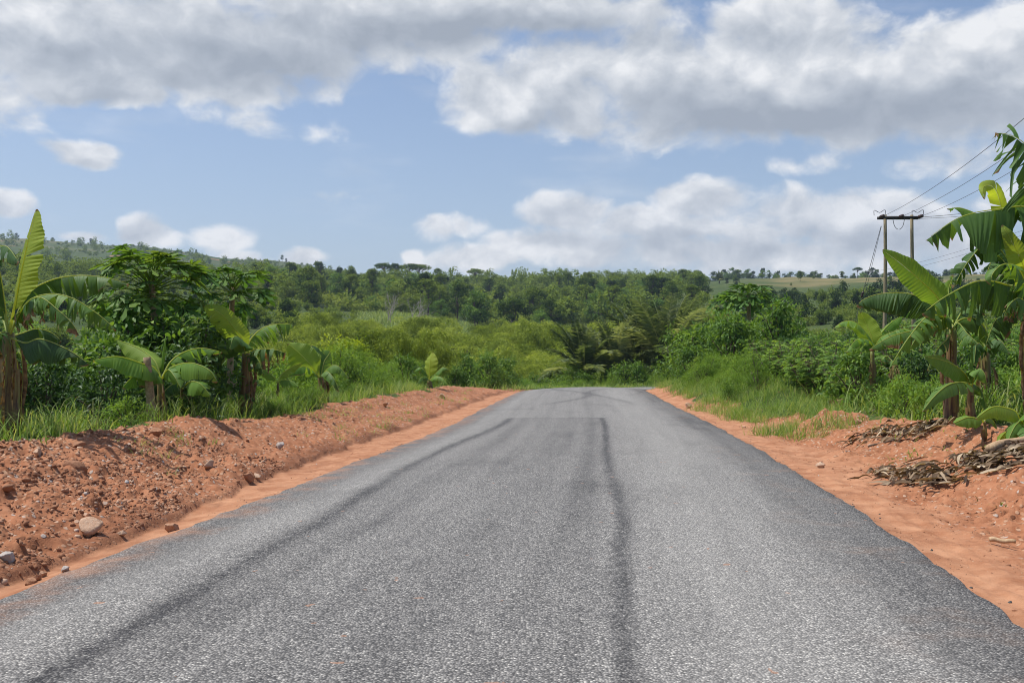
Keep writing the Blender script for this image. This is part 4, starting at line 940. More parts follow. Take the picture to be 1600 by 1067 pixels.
# --- bamboo and pale scrub in the dip
fill(BAMB, 'bamboo_clump', 'yellow-green bamboo clump with feathery plumes in the dip', 'bamboo', 'bamboo clumps in the dip', spots(95, 470, 960, 106, 180, 2, 4.2, 14, lambda p, d: not (700 < p < 745 and d < 138)), .6, 1.12, sink=.1)
fill(BAMB, 'bamboo_clump', 'small feathery bamboo clump on the slope left of the bend', 'bamboo', 'bamboo clumps on the slope', spots(75, 390, 730, 58, 106, 6, 2.8, 15, lambda p, d: not (695 < p < 745)), .30, .58, sink=.1)
fill(BAMB, 'bamboo_clump', 'bamboo clump rising paler behind the oil palms', 'bamboo', 'bamboo clumps behind the palms', spots(34, 900, 1120, 140, 200, 3, 3.5, 16), .8, 1.1, sink=.1)
fill(BUSHT, 'bush_tree', 'dark green bush breaking through the bamboo', 'bush', 'dark bushes among the bamboo', spots(26, 430, 930, 84, 175, 4, 5, 17), .4, .8, sink=.15)
fill(FINE+WEED, 'bush', 'pale green bush between bamboo clumps', 'bush', 'pale bushes among the bamboo', spots(60, 400, 900, 60, 150, 5, 3, 18), .9, 1.7, sink=.1)
for i, (px, d, sc) in enumerate(((508, 92, .95), (522, 95, .8), (648, 240, 1.4), (800, 190, 1.3), (606, 250, 1.5))):
    one(BARE[i % 2], 'bare_tree', ['bleached leafless tree leaning in the bamboo', 'smaller leafless tree next to the leaning bleached one', 'thin grey leafless tree at the foot of the forest', 'pale bare tree low in the middle of the valley', 'grey bare tree above the maize patch'][i], 'dead tree', None, px, d, sc)
# --- right-hand slope
fill(CASS, 'cassava_bush', 'bright cassava bush with fingered leaves on the red bank', 'cassava', 'cassava bushes above the bank', spots(75, 1150, 1560, 26, 40, 3.4, .9, 20, cond=lambda p, d: p < 1330 or d > 27), .7, 1.05)
fill(BROAD+GLOSSY, 'bush', 'dark leafy bush among the cassava on the slope', 'bush', 'bushes among the cassava', spots(70, 1120, 1620, 25, 50, 3.6, 1.1, 21), .45, .8)
fill(CASS+WEED, 'cassava_bush', 'small distant cassava bush on the rise below the power poles', 'cassava', 'cassava bushes on the rise', spots(110, 1100, 1720, 42, 72, 4, 1.3, 22), .9, 1.35)
fill(BROAD+FINE, 'bush', 'bush on the rise around the foot of the power poles', 'bush', 'bushes on the rise', spots(60, 1090, 1760, 60, 115, 4, 2, 23, cond=lambda p, d: not (1340 < p < 1460 and d < 80)), .9, 1.5)
fill(FINE+WEED, 'weed_bush', 'dull green weed bush on the verge before the dark bush', 'weed bush', 'weed bushes on the far verge', spots(42, 1060, 1190, 32, 56, 1.6, .8, 24), .5, .85)
fill(WEED, 'weed_bush', 'light weed bush behind the big banana plant', 'weed bush', 'weed bushes behind the banana plants', spots(50, 1380, 1680, 19, 27, 3.6, .7, 25), .5, .85)
# --- middle distance: dark trees and scrub
def far_ok(p, d): return not (560 < p < 800 and 190 < d < 330)
fill(BUSHT, 'bush_tree', 'dark bushy tree on the valley side', 'tree', 'bushy trees on the valley side', spots(110, 760, 1700, 150, 360, 4, 5, 30, far_ok), .55, 1.15, sink=.2)
fill(BUSHT+SCRB, 'bush_tree', 'bushy tree on the slope beyond the papaya thicket', 'tree', 'bushy trees beyond the thicket', spots(90, -150, 470, 90, 300, 4, 5, 31), .6, 1.2, sink=.2)
# --- the forest on the far rise
def ridge(p, d): return (p < 1100 - max(0, d-600)*.1 and d > np.interp(p, [380, 600, 800, 1100], [330, 340, 280, 330]))
fill(TREES, 'forest_tree', 'dark tree in the closed forest on the far rise', 'tree', 'forest trees on the far rise', spots(250, 395, 1100, 290, 560, 4, 5, 40, ridge), .5, 1.05, sink=.3)
sky_line = [(618, 'T'), (640, 'U'), (655, 'U'), (684, 'T'), (742, 'U'), (960, 'R'), (982, 'R'), (600, 'U'), (530, 'T')]
for i, (px, k) in enumerate(sky_line):
    f = foot_at(px, 650); place(UMB if k == 'U' else TREES[2] if k == 'T' else TREES[3], 'ridge_tree', {'U': 'flat-topped tree standing clear of the forest skyline', 'T': 'tall narrow tree breaking the forest skyline', 'R': 'round-headed tree on the hump of the skyline'}[k], 'tree', 'trees on the forest skyline', tuple(f-[0, 0, .3]), RU(.8, 1.1))
fill(TREES, 'hedge_tree', 'tree in the thin line beyond the straw-coloured field', 'tree', 'trees beyond the straw field', spots(130, 1060, 1720, 810, 930, 4, 5, 42), .42, .85, sink=.3)
fill(TREES[1:4], 'field_tree', 'lone dark tree standing on the pale grass field', 'tree', 'trees on the straw field', spots(60, 1080, 1640, 470, 780, 4, 12, 43), .16, .42, sink=.3)
one(PALM[0], 'oil_palm', 'dark oil palm standing at the edge of the far pale field', 'oil palm', None, 1124, 640, 1.35, 1.15)
one(UMB, 'umbrella_tree', 'lone umbrella-shaped tree above the far tree line near the power poles', 'tree', None, 1340, 760, .62, 1.1)
fill(TREES[1:3], 'hill_tree', 'small tree on the crest of the far hill against the sky', 'tree', 'trees on the hill crest', spots(26, -60, 640, 1540, 1690, 4, 9, 44), .35, .8, sink=.3)

# --- uncountable cover, each one object
def pack(name, label, mat, K, sp, s0, s1, seed, keep=1.0):
    rg = np.random.default_rng(seed); mb = MB(); src = []
    for k in K:
        me = k[0][1]; nv = len(me.vertices); V = np.empty(nv*3, np.float32); me.vertices.foreach_get('co', V); V = V.reshape(-1, 3)
        A = np.empty(nv, np.float32); me.attributes['tint'].data.foreach_get('value', A)
        np_ = len(me.polygons); ix = np.empty(np_*3, np.int32); me.loops.foreach_get('vertex_index', ix); src.append((V, A, ix.reshape(-1, 3)))
    for (x, y, z) in sp:
        V, A, Fc = src[rg.integers(len(src))]; sc = rg.uniform(s0, s1); a = rg.uniform(0, 6.28)
        mb.add(V@(rotm(a, 0).T*sc*np.array([1, 1, rg.uniform(.85, 1.15)]))+[x, y, z-.1*sc], Fc, tint=A+rg.normal()*.1)
    o = mb.obj(name, M[mat]); tag(o, label, None, None, 'stuff'); return o
_r = lambda s, m, K, n, lf: shrub_kind(s, m, 2.4, 1.7, K, n, lf, DIAM, wid=1.25)
LOWS = [_r(201, 'scrub', 16, 16, .5), _r(202, 'scrub', 18, 15, .48)]
LOWT = [tree_kind(211, 12, 4.6, .2, 22, 18, 1.15), tree_kind(212, 10, 4.8, .15, 24, 16, 1.2)]
pack('undergrowth', 'pale scrub covering the valley sides', 'scrub', LOWS, spots(2400, -150, 1750, 95, 520, 4, 0, 60, lambda p, d: not (560 < p < 800 and 190 < d < 330) and not (1040 < p and d > 470)), .6, 1.25, 1)
pack('slope_scrub', 'olive scrub on the open slope beyond the banana plants', 'scrub', LOWS, spots(420, -220, 480, 40, 130, 3, 0, 67), .35, .7, 7)
pack('meadow_scrub', 'light green growth on the slope behind the tall banana plant', 'weed', LOWS, spots(420, -120, 260, 90, 260, 4, 0, 71), .4, .9, 10)
pack('hillside_scrub', 'scrub dotted over the far hill', 'scrub', LOWS, spots(1100, -200, 760, 700, 1700, 4, 0, 61), .6, 1.7, 2)
pack('forest_glades', 'lighter young growth in the clearings of the far rise', 'scrub', LOWS, spots(500, 420, 1110, 300, 700, 4, 0, 68, lambda p, d: ridge(p, d) and vnoise(np.array([p/35.]), np.array([d/50.]), 19)[0] > .55), 1.2, 2.6, 8)
pack('forest', 'closed dark forest behind the nearer trees', 'forest', LOWT, spots(800, 360, 1110, 320, 860, 4, 0, 62, lambda p, d: ridge(p, d) and vnoise(np.array([p/35.]), np.array([d/50.]), 19)[0] < .62), .5, 1.1, 3)
pack('slope_woods', 'dark wood along the foot of the far hill beyond the thicket', 'forest', LOWT, spots(330, -160, 420, 380, 640, 4, 0, 69, lambda p, d: vnoise(np.array([p/70.]), np.array([d/90.]), 29)[0] > .3), .5, .95, 9)
pack('hillside_woods', 'dark woods along the foot and crest of the far hill', 'forest', LOWT, spots(330, -200, 700, 520, 1500, 4, 0, 63, lambda p, d: vnoise(np.array([p/45.]), np.array([d/130.]), 9)[0] > .5), .6, 1.1, 4)
pack('skyline_woods', 'low dark woods closing the straw field along the skyline', 'forest', LOWT, spots(420, 985, 1800, 850, 960, 4, 0, 66), .28, .52, 6)
pack('valley_woods', 'mixed dark woods on the valley side past the palms', 'forest', LOWT, spots(130, 1080, 1720, 200, 430, 4, 0, 64, lambda p, d: vnoise(np.array([p/60.]), np.array([d/50.]), 12)[0] > .5), .3, .55, 5)

def blades(name, label, sp, h0, h1, wid, per, mat='grass', lean=.55, spread=.18, seed=0, tm=BLADE):
    rg = np.random.default_rng(seed); mb = MB()
    sp = np.array(sp); n = len(sp)*per
    pos = np.repeat(sp, per, 0)+np.c_[rg.normal(size=(n, 2))*spread, np.full(n, -.03)]
    az_ = rg.uniform(0, 6.283, n); hz_ = np.c_[np.cos(az_), np.sin(az_)]; ax = np.c_[hz_*np.abs(rg.normal(size=(n, 1)))*lean, np.ones(n)]; no = np.c_[-hz_, np.abs(rg.normal(size=n))*lean]
    size = rg.uniform(h0, h1, n)*np.repeat(.45+1.1*fbm(sp[:, 0]*1.1, sp[:, 1]*1.1, 2, 55+seed), per)
    scatter(mb, tm, pos, ax, no, size, np.clip(.5+rg.normal(size=n)*.2+np.repeat(rg.normal(size=len(sp))*.12, per), 0, 1), wid/size)
    o = mb.obj(name, M[mat]); return tag(o, label, None, None, 'stuff')
nz = lambda x, y, s, f=1.: fbm(x*f, y*f, 3, s)
blades('verge_grass', 'rank green grass along the top of the red bank', gspots(5200, -150, 660, 10, 46, lambda x, y, sl, sr, r: (sl > 3.25+.9*(nz(x, y, 5)-.5)) & (sl < 6.5) & (nz(x, y, 7, .8) > .33), 1), .22, .62, .013, 20, seed=1)
blades('bank_grass', 'thin grass tufts sprouting from the red bank', gspots(2600, 60, 760, 12, 50, lambda x, y, sl, sr, r: (sl > 1.3) & (sl < 3.4) & (nz(x, y, 15, 1.2) > .60-.05*(y > 20)), 2), .08, .22, .008, 16, lean=.9, spread=.08, seed=2)
blades('slope_grass', 'coarse grass between the bushes on the slope', gspots(3000, -150, 760, 20, 75, lambda x, y, sl, sr, r: (sl > 5) & (r < .8), 3), .4, 1.0, .022, 14, spread=.35, seed=3)
blades('roadside_grass', 'long soft grass spilling down the verge towards the road', gspots(5200, 1020, 1330, 20, 58, lambda x, y, sl, sr, r: (sr > np.interp(y, [20, 24, 28, 45], [1.35, .85, .65, 1.0])+1.3*(nz(x, y, 25, .7)-.5)) & (sr < 6) & (nz(x, y, 26, .6) > .40), 4), .18, .55, .010, 18, lean=.9, spread=.16, seed=4)
blades('tall_grass', 'tall grass with yellowing blades behind the banana plants', gspots(2600, 1290, 1720, 17, 40, lambda x, y, sl, sr, r: (sr > 3.5) & (r < .9), 5), .35, .85, .024, 14, lean=.7, spread=.25, seed=5)
blades('bend_grass', 'grassy bank beside the bend', gspots(900, 640, 1150, 58, 100, lambda x, y, sl, sr, r: np.abs(np.where(sl > sr, sl, sr)) > 1., 6), .2, .6, .03, 14, spread=.4, seed=6)
blades('dirt_weeds', 'tiny weeds dotted over the bare red earth', gspots(1700, 1080, 1640, 9, 30, lambda x, y, sl, sr, r: (sr > 1.5) & (sr < 4) & (nz(x, y, 35, 1.) > .6), 7), .05, .16, .014, 7, lean=.9, spread=.06, seed=7)
blades('maize', 'patch of pale maize on the far slope below the forest', spots(1500, 555, 790, 190, 330, 4, 0, 70), .9, 2.0, .18, 6, 'maize', .5, .5, seed=8)

# ------------------------------------------------------------------ stones, litter, mound
def ico(sub):
    import bmesh
    bm = bmesh.new(); bmesh.ops.create_icosphere(bm, subdivisions=sub, radius=1)
    V = np.array([v.co[:] for v in bm.verts]); Fc = np.array([[v.index for v in f.verts] for f in bm.faces]); bm.free(); return V, Fc
ICO1, ICO2, ICO3 = ico(1), ico(2), ico(3)
def rock_shape(rg, base):
    V, Fc = base; V = V.copy()
    for k in range(15):                                   # cut flat faces off the ball
        n = nrm(rg.normal(size=3)); h = rg.uniform(.36, .72); s = V@n; V = V-np.where(s > h, s-h, 0)[:, None]*n
    V = V*rg.uniform(.7, 1.25, 3)*[1, 1, .75]; return V+rg.normal(size=V.shape)*.02, Fc
rg = np.random.default_rng(77)
SH = [rock_shape(rg, ICO1) for _ in range(12)]
def gravel(name, label, sp, s0, s1, seed, power=2.5):
    rg = np.random.default_rng(seed); mb = MB()
    for (x, y, z) in sp:
        V, Fc = SH[rg.integers(12)]; s = s0+(s1-s0)*rg.uniform()**power
        mb.add((V*s)@rotm(rg.uniform(0, 6.28), rg.normal()*.4).T+[x, y, z-s*.12], Fc, tint=np.clip(.30+rg.normal()*.17+(.35 if rg.uniform() < .06 else 0), 0, 1))
    return tag(mb.obj(name, M['rock'], smooth=False), label, None, None, 'stuff')
gravel('bank_gravel', 'broken stones and clods over the red bank', gspots(60000, -120, 700, 6, 40, lambda x, y, sl, sr, r: (sl > np.interp(y, [5, 7.5, 10, 12, 18, 30, 60], [.38, .45, .6, .76, 1.2, 1.15, .9])+.05) & (sl < 3.6) & (r < np.clip((nz(x, y, 45, .9)-.40)*3.5, .03, 1)*np.interp(y, [6, 15, 40], [.3, .8, .5])), 11), .007, .06, 3, 4.2)
gravel('bank_rubble', 'dense angular rubble on the nearest stretch of the red bank', gspots(52000, -60, 520, 6.3, 15.5, lambda x, y, sl, sr, r: (sl > np.interp(y, [5, 7.5, 10, 12, 18], [.38, .45, .6, .76, 1.2])+.02) & (sl < 3.5) & (r < np.clip((nz(x, y, 47, 1.1)-.30)*2.6, .12, .9)), 15), .006, .052, 7, 3.6)
gravel('sand_gravel', 'sparse pebbles washed onto the smooth sand beside the road', gspots(60000, -60, 1680, 5.5, 30, lambda x, y, sl, sr, r: (np.where(sl > sr, sl, sr) > .03) & (np.where(sl > sr, sl, sr) < 1.6) & (nz(x, y, 48, 1.4) > .46), 16), .004, .026, 8, 3.2)
gravel('road_edge_gravel', 'loose chips along both edges of the road', gspots(14000, -60, 1680, 5.5, 40, lambda x, y, sl, sr, r: (np.where(sl > sr, sl, sr) > -.12) & (np.where(sl > sr, sl, sr) < .22), 12), .008, .03, 4, 2.2)
gravel('verge_gravel', 'stones scattered on the bare earth verge', gspots(24000, 1050, 1700, 8, 40, lambda x, y, sl, sr, r: (sr > .6) & (sr < 4.2) & (nz(x, y, 46, .8) > .46), 13), .006, .045, 5, 4.)
M['rock0'] = M['rock']; M['rock'] = M['chip'] = plainmat('loose_black_chip', (.06, .058, .055), .8)
gravel('asphalt_crumbs', 'dark crumbs broken off the edges of the road surface', gspots(26000, -60, 1680, 5.2, 30, lambda x, y, sl, sr, r: (np.where(sl > sr, sl, sr) > -.35+.35*r) & (np.where(sl > sr, sl, sr) < .03+.34*r**3), 14), .008, .034, 6, 2.2)
M['rock'] = M['rock0']
ROCKM = []
for k in range(10):
    V, Fc = rock_shape(np.random.default_rng(400+k), ICO3); mb = MB(); mb.add(V, Fc, tint=[.35, .5, .65, .45, .9, .4, .55, .3, .7, .5][k]); ROCKM.append(mb.mesh('rock', M['rock'], False))
def hit(px, py):
    """where the line of sight through a photo pixel meets the ground"""
    d = np.linspace(4.5, 60, 1600); z = ground_full((px-800)/F*d, d, False)[0]; ray = CH-(py-HY)/F*d
    k = np.argmax(ray <= z); return np.array([(px-800)/F*d[k], d[k], z[k]])
def rock(px, py, w, k, label, rz=None, group='rocks on the red bank', ht=1.):
    p = hit(px, py); s = w/F*p[1]/2*1.5
    o = link('rock', ROCKM[k]); o.location = p+[0, 0, s*.3]; o.scale = (s, s*.9, s*ht); o.rotation_euler = (RU(-.2, .2), RU(-.2, .2), RU(0, 6.3) if rz is None else rz)
    return tag(o, label, 'rock', group)
for a in [(140, 834, 33, 2, 'largest pale angular rock on the red bank near the road'), (10, 878, 24, 4, 'grey-white rock at the foot of the bank near the corner'), (58, 905, 14, 3, 'pale flat rock in a short row at the road edge'), (68, 899, 15, 6, 'pinkish rock in the short row at the road edge'), (50, 912, 16, 5, 'orange-pink rock lowest in the short row at the road edge'), (101, 893, 15, 4, 'bluish grey rock at the end of the row by the road edge'),
          (13, 770, 22, 0, 'dark brown rock sitting halfway up the bank'), (268, 829, 20, 1, 'flat brown rock half sunk in the smooth gutter'), (190, 840, 11, 8, 'small blue-grey stone at the edge of the gutter'), (244, 680, 20, 5, 'orange boulder on the rim of the bank at the papaya trunk'), (286, 763, 15, 6, 'cream stone below the middle of the bank'), (388, 749, 17, 5, 'tan rock by the gutter where the bank bulges'), (403, 750, 14, 8, 'flat grey rock beside the tan one near the gutter'),
          (328, 731, 16, 2, 'cream rock alone high on the bank slope'), (438, 699, 13, 4, 'grey rock at the brow of the bank below the grass'), (233, 736, 14, 6, 'pale lump of stone in the rubble streak'), (209, 803, 12, 6, 'little upright tan stone near the foot of the bank'), (59, 711, 15, 8, 'grey stone high on the bank beneath the tall banana plant'), (119, 739, 30, 7, 'smooth orange slab flush with the bank'), (122, 700, 18, 0, 'brown stone with a dark hollow at the rim of the bank'),
          (691, 622, 10, 2, 'square tan rock on the far end of the bank'), (603, 634, 9, 1, 'small orange rock on the brow far along the bank'), (165, 790, 11, 3, 'ochre stone amid dark clods on the bank'), (230, 811, 13, 0, 'brown clod beside the smooth gutter'), (84, 797, 13, 7, 'rust clod in the lower rubble')]:
    rock(*a)
for a in [(1307, 640, 30, 5, 'large orange-pink block perched on the small earth mound'), (1342, 662, 16, 6, 'pale stone in front of the earth mound'), (1075, 637, 10, 2, 'tan stone on the verge near the crest'), (1116, 628, 9, 5, 'orange stone in the grass near the crest'), (1431, 727, 14, 6, 'flat tan stone among dead leaves'), (1280, 730, 12, 8, 'grey stone lying in the smooth sand'), (1163, 669, 9, 6, 'cream stone below the long grass')]:
    rock(*a, group='rocks on the open verge', ht=1.0)
# small cone of tipped earth under the block
p = hit(1310, 664)
r_ = np.linspace(0, 1, 26); a_ = np.linspace(0, 2*np.pi, 60, endpoint=False)
rr, aa = np.meshgrid(r_, a_, indexing='ij'); xx = p[0]+rr*np.cos(aa)*1.0; yy = p[1]+.9+rr*np.sin(aa)*.95
zz = ground_full(xx.ravel(), yy.ravel())[0].reshape(xx.shape)-.03+.42*np.clip(1-rr, 0, 1)**1.1+(fbm(xx*5, yy*5, 3, 4)-.5)*.14*(1-rr)
i = np.arange(25)[:, None]*60; j = np.arange(60)[None]
mb = MB(); mb.add(np.stack([xx, yy, zz], -1).reshape(-1, 3), np.stack([i+j, i+60+j, i+60+(j+1) % 60, i+(j+1) % 60], -1).reshape(-1, 4))
tag(mb.obj('earth_mound', M['ground']), 'small heap of red earth tipped on the verge', 'earth mound')
ROCKM and None

def litter(name, label, path, n, wide, seed, l0=.25, l1=.75):
    """curled dry banana leaves lying in a drift"""
    rg = np.random.default_rng(seed); mb = MB(); pth = _catmull([hit(*q)[:2] for q in path], 10)
    for i in range(n):
        c = pth[rg.integers(len(pth))]+rg.normal(size=2)*wide; a = rg.normal()*.5+(0 if rg.uniform() < .6 else rg.uniform(0, 6.28))+.35
        ln = rg.uniform(l0, l1)*.7; w = rg.uniform(.010, .032); k = 9; t = np.linspace(-.5, .5, k)
        bend = rg.normal()*.9; ang = a+bend*t
        x = c[0]+np.cumsum(np.cos(ang))*ln/k; y = c[1]+np.cumsum(np.sin(ang))*ln/k
        z = ground_full(x, y, False)[0]; lift = .01+rg.uniform(0, .09)*rg.uniform()**2+.06*rg.uniform()*np.sin((t+.5)*np.pi*rg.uniform(.6, 2))
        z = np.maximum(z+.015, z.mean()*.4+z*.6+lift); tw = rg.uniform(-1.2, 1.2)+np.linspace(0, rg.normal()*1.4, k)
        wd = w*np.sin(np.clip(t+.55, .08, .97)*np.pi)**.6
        S = np.stack([-np.sin(ang)*np.cos(tw), np.cos(ang)*np.cos(tw), np.sin(tw)*.7], -1)*wd[:, None]; N = np.array([0, 0, 1.])*wd[:, None]*rg.uniform(.2, .8)
        m = np.stack([x, y, z], -1); V = np.stack([m-S+N, m, m+S+N], 1).reshape(-1, 3); ii = np.arange(k-1)[:, None]*3; jj = np.arange(2)[None]
        mb.add(V, np.stack([ii+jj, ii+jj+1, ii+jj+4, ii+jj+3], -1).reshape(-1, 4), tint=np.clip(.5+rg.normal()*.3, 0, 1))
    return tag(mb.obj(name, M['dry']), label, None, None, 'stuff')
litter('leaf_litter', 'long drift of dry curled banana leaves below the cut stem', [(1378, 740), (1430, 752), (1480, 748), (1540, 735), (1600, 715)], 400, .14, 1)
litter('leaf_litter', 'thick end of the dry leaf drift beside the cut stem', [(1500, 722), (1560, 718), (1620, 700)], 220, .14, 2)
litter('leaf_litter', 'smaller drift of dead leaves on the shaded bank under the big banana plant', [(1330, 690), (1390, 684), (1440, 676), (1472, 668)], 230, .12, 3)
litter('twig_litter', 'stray dry leaves and twigs lying on the verge', [(1290, 640), (1330, 650), (1360, 640), (1400, 660)], 60, .4, 4, .15, .4)
def stick(name, label, cat, a, b, r, mat, lift=.06):
    a, b = hit(*a), hit(*b); a[2] += lift; b[2] += lift; o = MB(); t = np.linspace(0, 1, 12)[:, None]
    pts = (b-a)*t; pts[:, 2] += np.sin(t[:, 0]*9)*r*.25; pts[:, 1] += np.sin(t[:, 0]*5)*r*.4
    tube(o, pts, np.linspace(r, r*.8, 12), 10, tint=np.linspace(.2, .8, 122)); o = o.obj(name, M[mat]); o.location = a; return tag(o, label, cat)
stick('cut_banana_stem', 'pale cut banana stem lying across the leaf drift', 'cut stem', (1546, 716), (1640, 690), .06, 'log', .13)
stick('stick', 'short yellowish stick lying on the smooth sand', 'stick', (1545, 847), (1586, 851), .022, 'log', .025)
stick('stick', 'thin dead branch on the bare bank near the dry leaves', 'stick', (1356, 700), (1398, 690), .018, 'trunk', .03)

# ------------------------------------------------------------------ power line
def hpole(cx, d, top_row, arm_px, pole_px, label, r=.13, wires=True, axis=0.):
    fx = (cx-800)/F*d; z1 = CH-(top_row-HY)/F*d; zb = gz(fx, d)-.3
    root = empty('power_pole', (fx, d, zb), label, 'power pole', 'two-legged power poles')
    H = z1-zb; ax = arm_px/F*d/2; pxo = pole_px/F*d/2
    for s in (-1, 1):
        mb = MB(); t = np.linspace(0, 1, 9); tube(mb, np.c_[s*pxo+.05*np.sin(t*4+s)+s*.06*(1-t), 0*t, t*(H+.05)], r*np.linspace(1.2, .85, 9), 10); mb.obj('leg', M['pole'], root)
    mb = MB()
    for yo in (-r-.05, r+.05): box(mb, (0, yo, H-.16), 2*ax, .09, .2)
    o = mb.obj('crossarm', M['steel'], root)
    for s in (-1, 0, 1):
        mb = MB(); x = s*ax*.93
        for q in range(4): tube(mb, [[x, -.25-q*.15, H-.12], [x, -.29-q*.15, H-.12], [x, -.34-q*.15, H-.12]], [.05, .13, .05], 10)
        mb.obj('insulator', M['ceramic'], root)
    for s in (-1, 1):
        mb = MB(); tube(mb, _catmull([[s*ax*.93-.4, 0, H+.02], [s*ax*.93-.38, 0, H+.38], [s*ax*.93, 0, H+.22], [s*ax*.93+.38, 0, H+.42], [s*ax*.93+.4, 0, H]], 5), .022, 5); mb.obj('jumper_wire', M['wire'], root)
    mb = MB(); tube(mb, _catmull([[-.45, 0, H-.1], [-.3, 0, H-.75], [0, 0, H-1.0], [.3, 0, H-.75], [.45, 0, H-.1]], 5), .022, 5); mb.obj('jumper_wire', M['wire'], root)
    return root, np.array([fx, d, z1-.12]), ax
root, T0, ax = hpole(1404.5, 72, 337, 64, 43, 'tall two-legged power pole with an iron crossarm above the bushes')
hpole(722, 137, 543, 34, 17, 'distant two-legged power pole low in the bamboo', .12)
def wire(label, a, b, sag, r=.016, name='power_line'):
    t = np.linspace(0, 1, 40); p = np.asarray(a)[None]*(1-t)[:, None]+np.asarray(b)[None]*t[:, None]; p[:, 2] -= sag*4*t*(1-t)
    mb = MB(); tube(mb, p-p[0], r, 5); o = mb.obj(name, M['wire']); o.location = p[0]; return tag(o, label, 'cable', 'power line cables')
for s, lab in ((-1, 'topmost cable sweeping up from the power pole'), (0, 'middle cable sweeping up from the power pole'), (1, 'lowest of the three cables sweeping up from the power pole')):
    a = T0+[s*ax*.93, -.8, 0]; wire(lab, a, (a[0]-14.6, 0, 13.5), 1.6, .013)
a = T0+[ax, 0, 0]
wire('nearly level cable from the crossarm towards the banana leaves', a, P(1760, 290, 64), .3, .018)
wire('pale cable doubled just under the nearly level one', a-[0, 0, .1], P(1760, 297, 64), .35, .014)
wire('upper thin cable crossing low behind the power pole legs', P(1330, 428, 240), P(1640, 345, 120), 1.2, .02)
wire('lower thin cable crossing low behind the power pole legs', P(1330, 432, 240), P(1640, 352, 120), 1.4, .02)
st = P(1377, 353, 72); en = np.array([(1310-800)/F*74, 74, gz((1310-800)/F*74, 74)])
wire('stay wire slanting down from the power pole to the bushes', st, en, .0, .02, 'stay_wire')
wire('second strand of the slanting stay wire', st+[.02, 0, -.05], en+[.35, 0, 0], .08, .014, 'stay_wire')
mb = MB(); c = st+(en-st)*((1377-1348)/(1377-1310.)); dd = nrm(en-st)
tube(mb, [dd*q for q in (-.22, -.16, -.05, 0, .05, .16, .22)], [.03, .09, .1, .06, .1, .09, .03], 10); o = mb.obj('stay_insulator', M['ceramic']); o.location = c
tag(o, 'dark egg-shaped insulator threaded on the stay wire', 'insulator')

# ------------------------------------------------------------------ air, sky, sun, camera
SUN_EL, SUN_AZ = R(65), R(-82)         # azimuth from straight ahead, negative to the side of the tall banana plant
def haze():
    m, t, out = newmat('thin_air'); v = t.new('ShaderNodeVolumePrincipled')
    v.inputs['Color'].default_value = (.62, .76, 1, 1); v.inputs['Density'].default_value = .00014; v.inputs['Anisotropy'].default_value = .2
    t.l.new(v.outputs[0], out.inputs['Volume'])
    mb = MB(); box(mb, (0, 0, 120), 4150, 4150, 320); o = mb.obj('haze', m, smooth=False); tag(o, 'thin bluish air over the valley', None, None, 'stuff')
HAZE = True
if HAZE: haze()

w = bpy.data.worlds.new('World'); scene.world = w; w.use_nodes = True; w.node_tree.nodes.clear(); t = NT(w.node_tree)
wo = t.new('ShaderNodeOutputWorld'); bg = t.new('ShaderNodeBackground'); t.l.new(bg.outputs[0], wo.inputs[0])
sky = t.new('ShaderNodeTexSky', sky_type='NISHITA'); sky.sun_disc = False; sky.sun_elevation = SUN_EL; sky.sun_rotation = SUN_AZ
sky.air_density = 1.0; sky.dust_density = 1.6; sky.ozone_density = 1.2; sky.altitude = 200
SKYS = .085
dirv = t.new('ShaderNodeTexCoord').outputs['Generated']
dx, dy, dz = t.sep(dirv)
az = t.m('ARCTAN2', dx, dy); el = t.m('ARCSINE', dz)
# cloud field in degrees of bearing and height; banks listed as photo column, row, half width, half height, thickness
BANKS = [(90, 35, 330, 85, 1.0), (330, 65, 260, 70, .9), (170, 145, 120, 26, .9), (330, 128, 170, 38, .9), (560, 30, 260, 62, .95), (820, 15, 260, 40, .8), (660, 62, 140, 55, .85),
         (770, 148, 90, 55, .95), (870, 150, 150, 70, .95), (960, 110, 190, 65, .85), (1060, 145, 190, 85, 1.), (1210, 90, 150, 95, 1.), (1330, 130, 210, 100, 1.), (1500, 140, 200, 80, 1.), (1620, 110, 160, 70, .9), (1240, 190, 260, 36, .9), (1700, 60, 200, 90, .9),
         (130, 243, 62, 27, .85), (405, 192, 60, 15, .1), (520, 308, 40, 11, .3), (8, 318, 42, 24, .8),
         (240, 368, 50, 32, .95), (340, 372, 52, 22, .6), (470, 402, 40, 18, .75), (110, 372, 40, 12, .6), (390, 402, 50, 12, .5),
         (675, 355, 38, 22, .6), (725, 350, 50, 22, .7), (648, 393, 20, 11, .7), (740, 402, 90, 22, .5), (870, 335, 60, 30, .75), (905, 335, 60, 30, .8), (850, 375, 110, 30, .8), (1000, 352, 90, 32, .85), (930, 390, 160, 26, .7), (1090, 320, 85, 42, .85), (1075, 355, 100, 28, .8), (1000, 395, 200, 26, .55),
         (1240, 345, 120, 50, .7), (1330, 345, 130, 50, .75), (1390, 375, 160, 40, .75), (1200, 400, 260, 30, .6), (1460, 400, 200, 35, .55), (1500, 245, 90, 24, .5), (1270, 252, 60, 16, .35), (1430, 250, 50, 18, .4), (1590, 330, 90, 30, .5),
         (-300, 120, 300, 130, .9), (-250, 330, 180, 50, .8), (2000, 250, 250, 120, .9), (800, -330, 500, 150, .8), (1500, -250, 350, 120, .8), (100, -300, 320, 110, .8)]
def vm(op, a, b=None, c=None):
    n = t.new('ShaderNodeVectorMath', operation=op)
    for q, v in enumerate((a, b, c)):
        if v is not None: t.put(n.inputs[q], v)
    return n
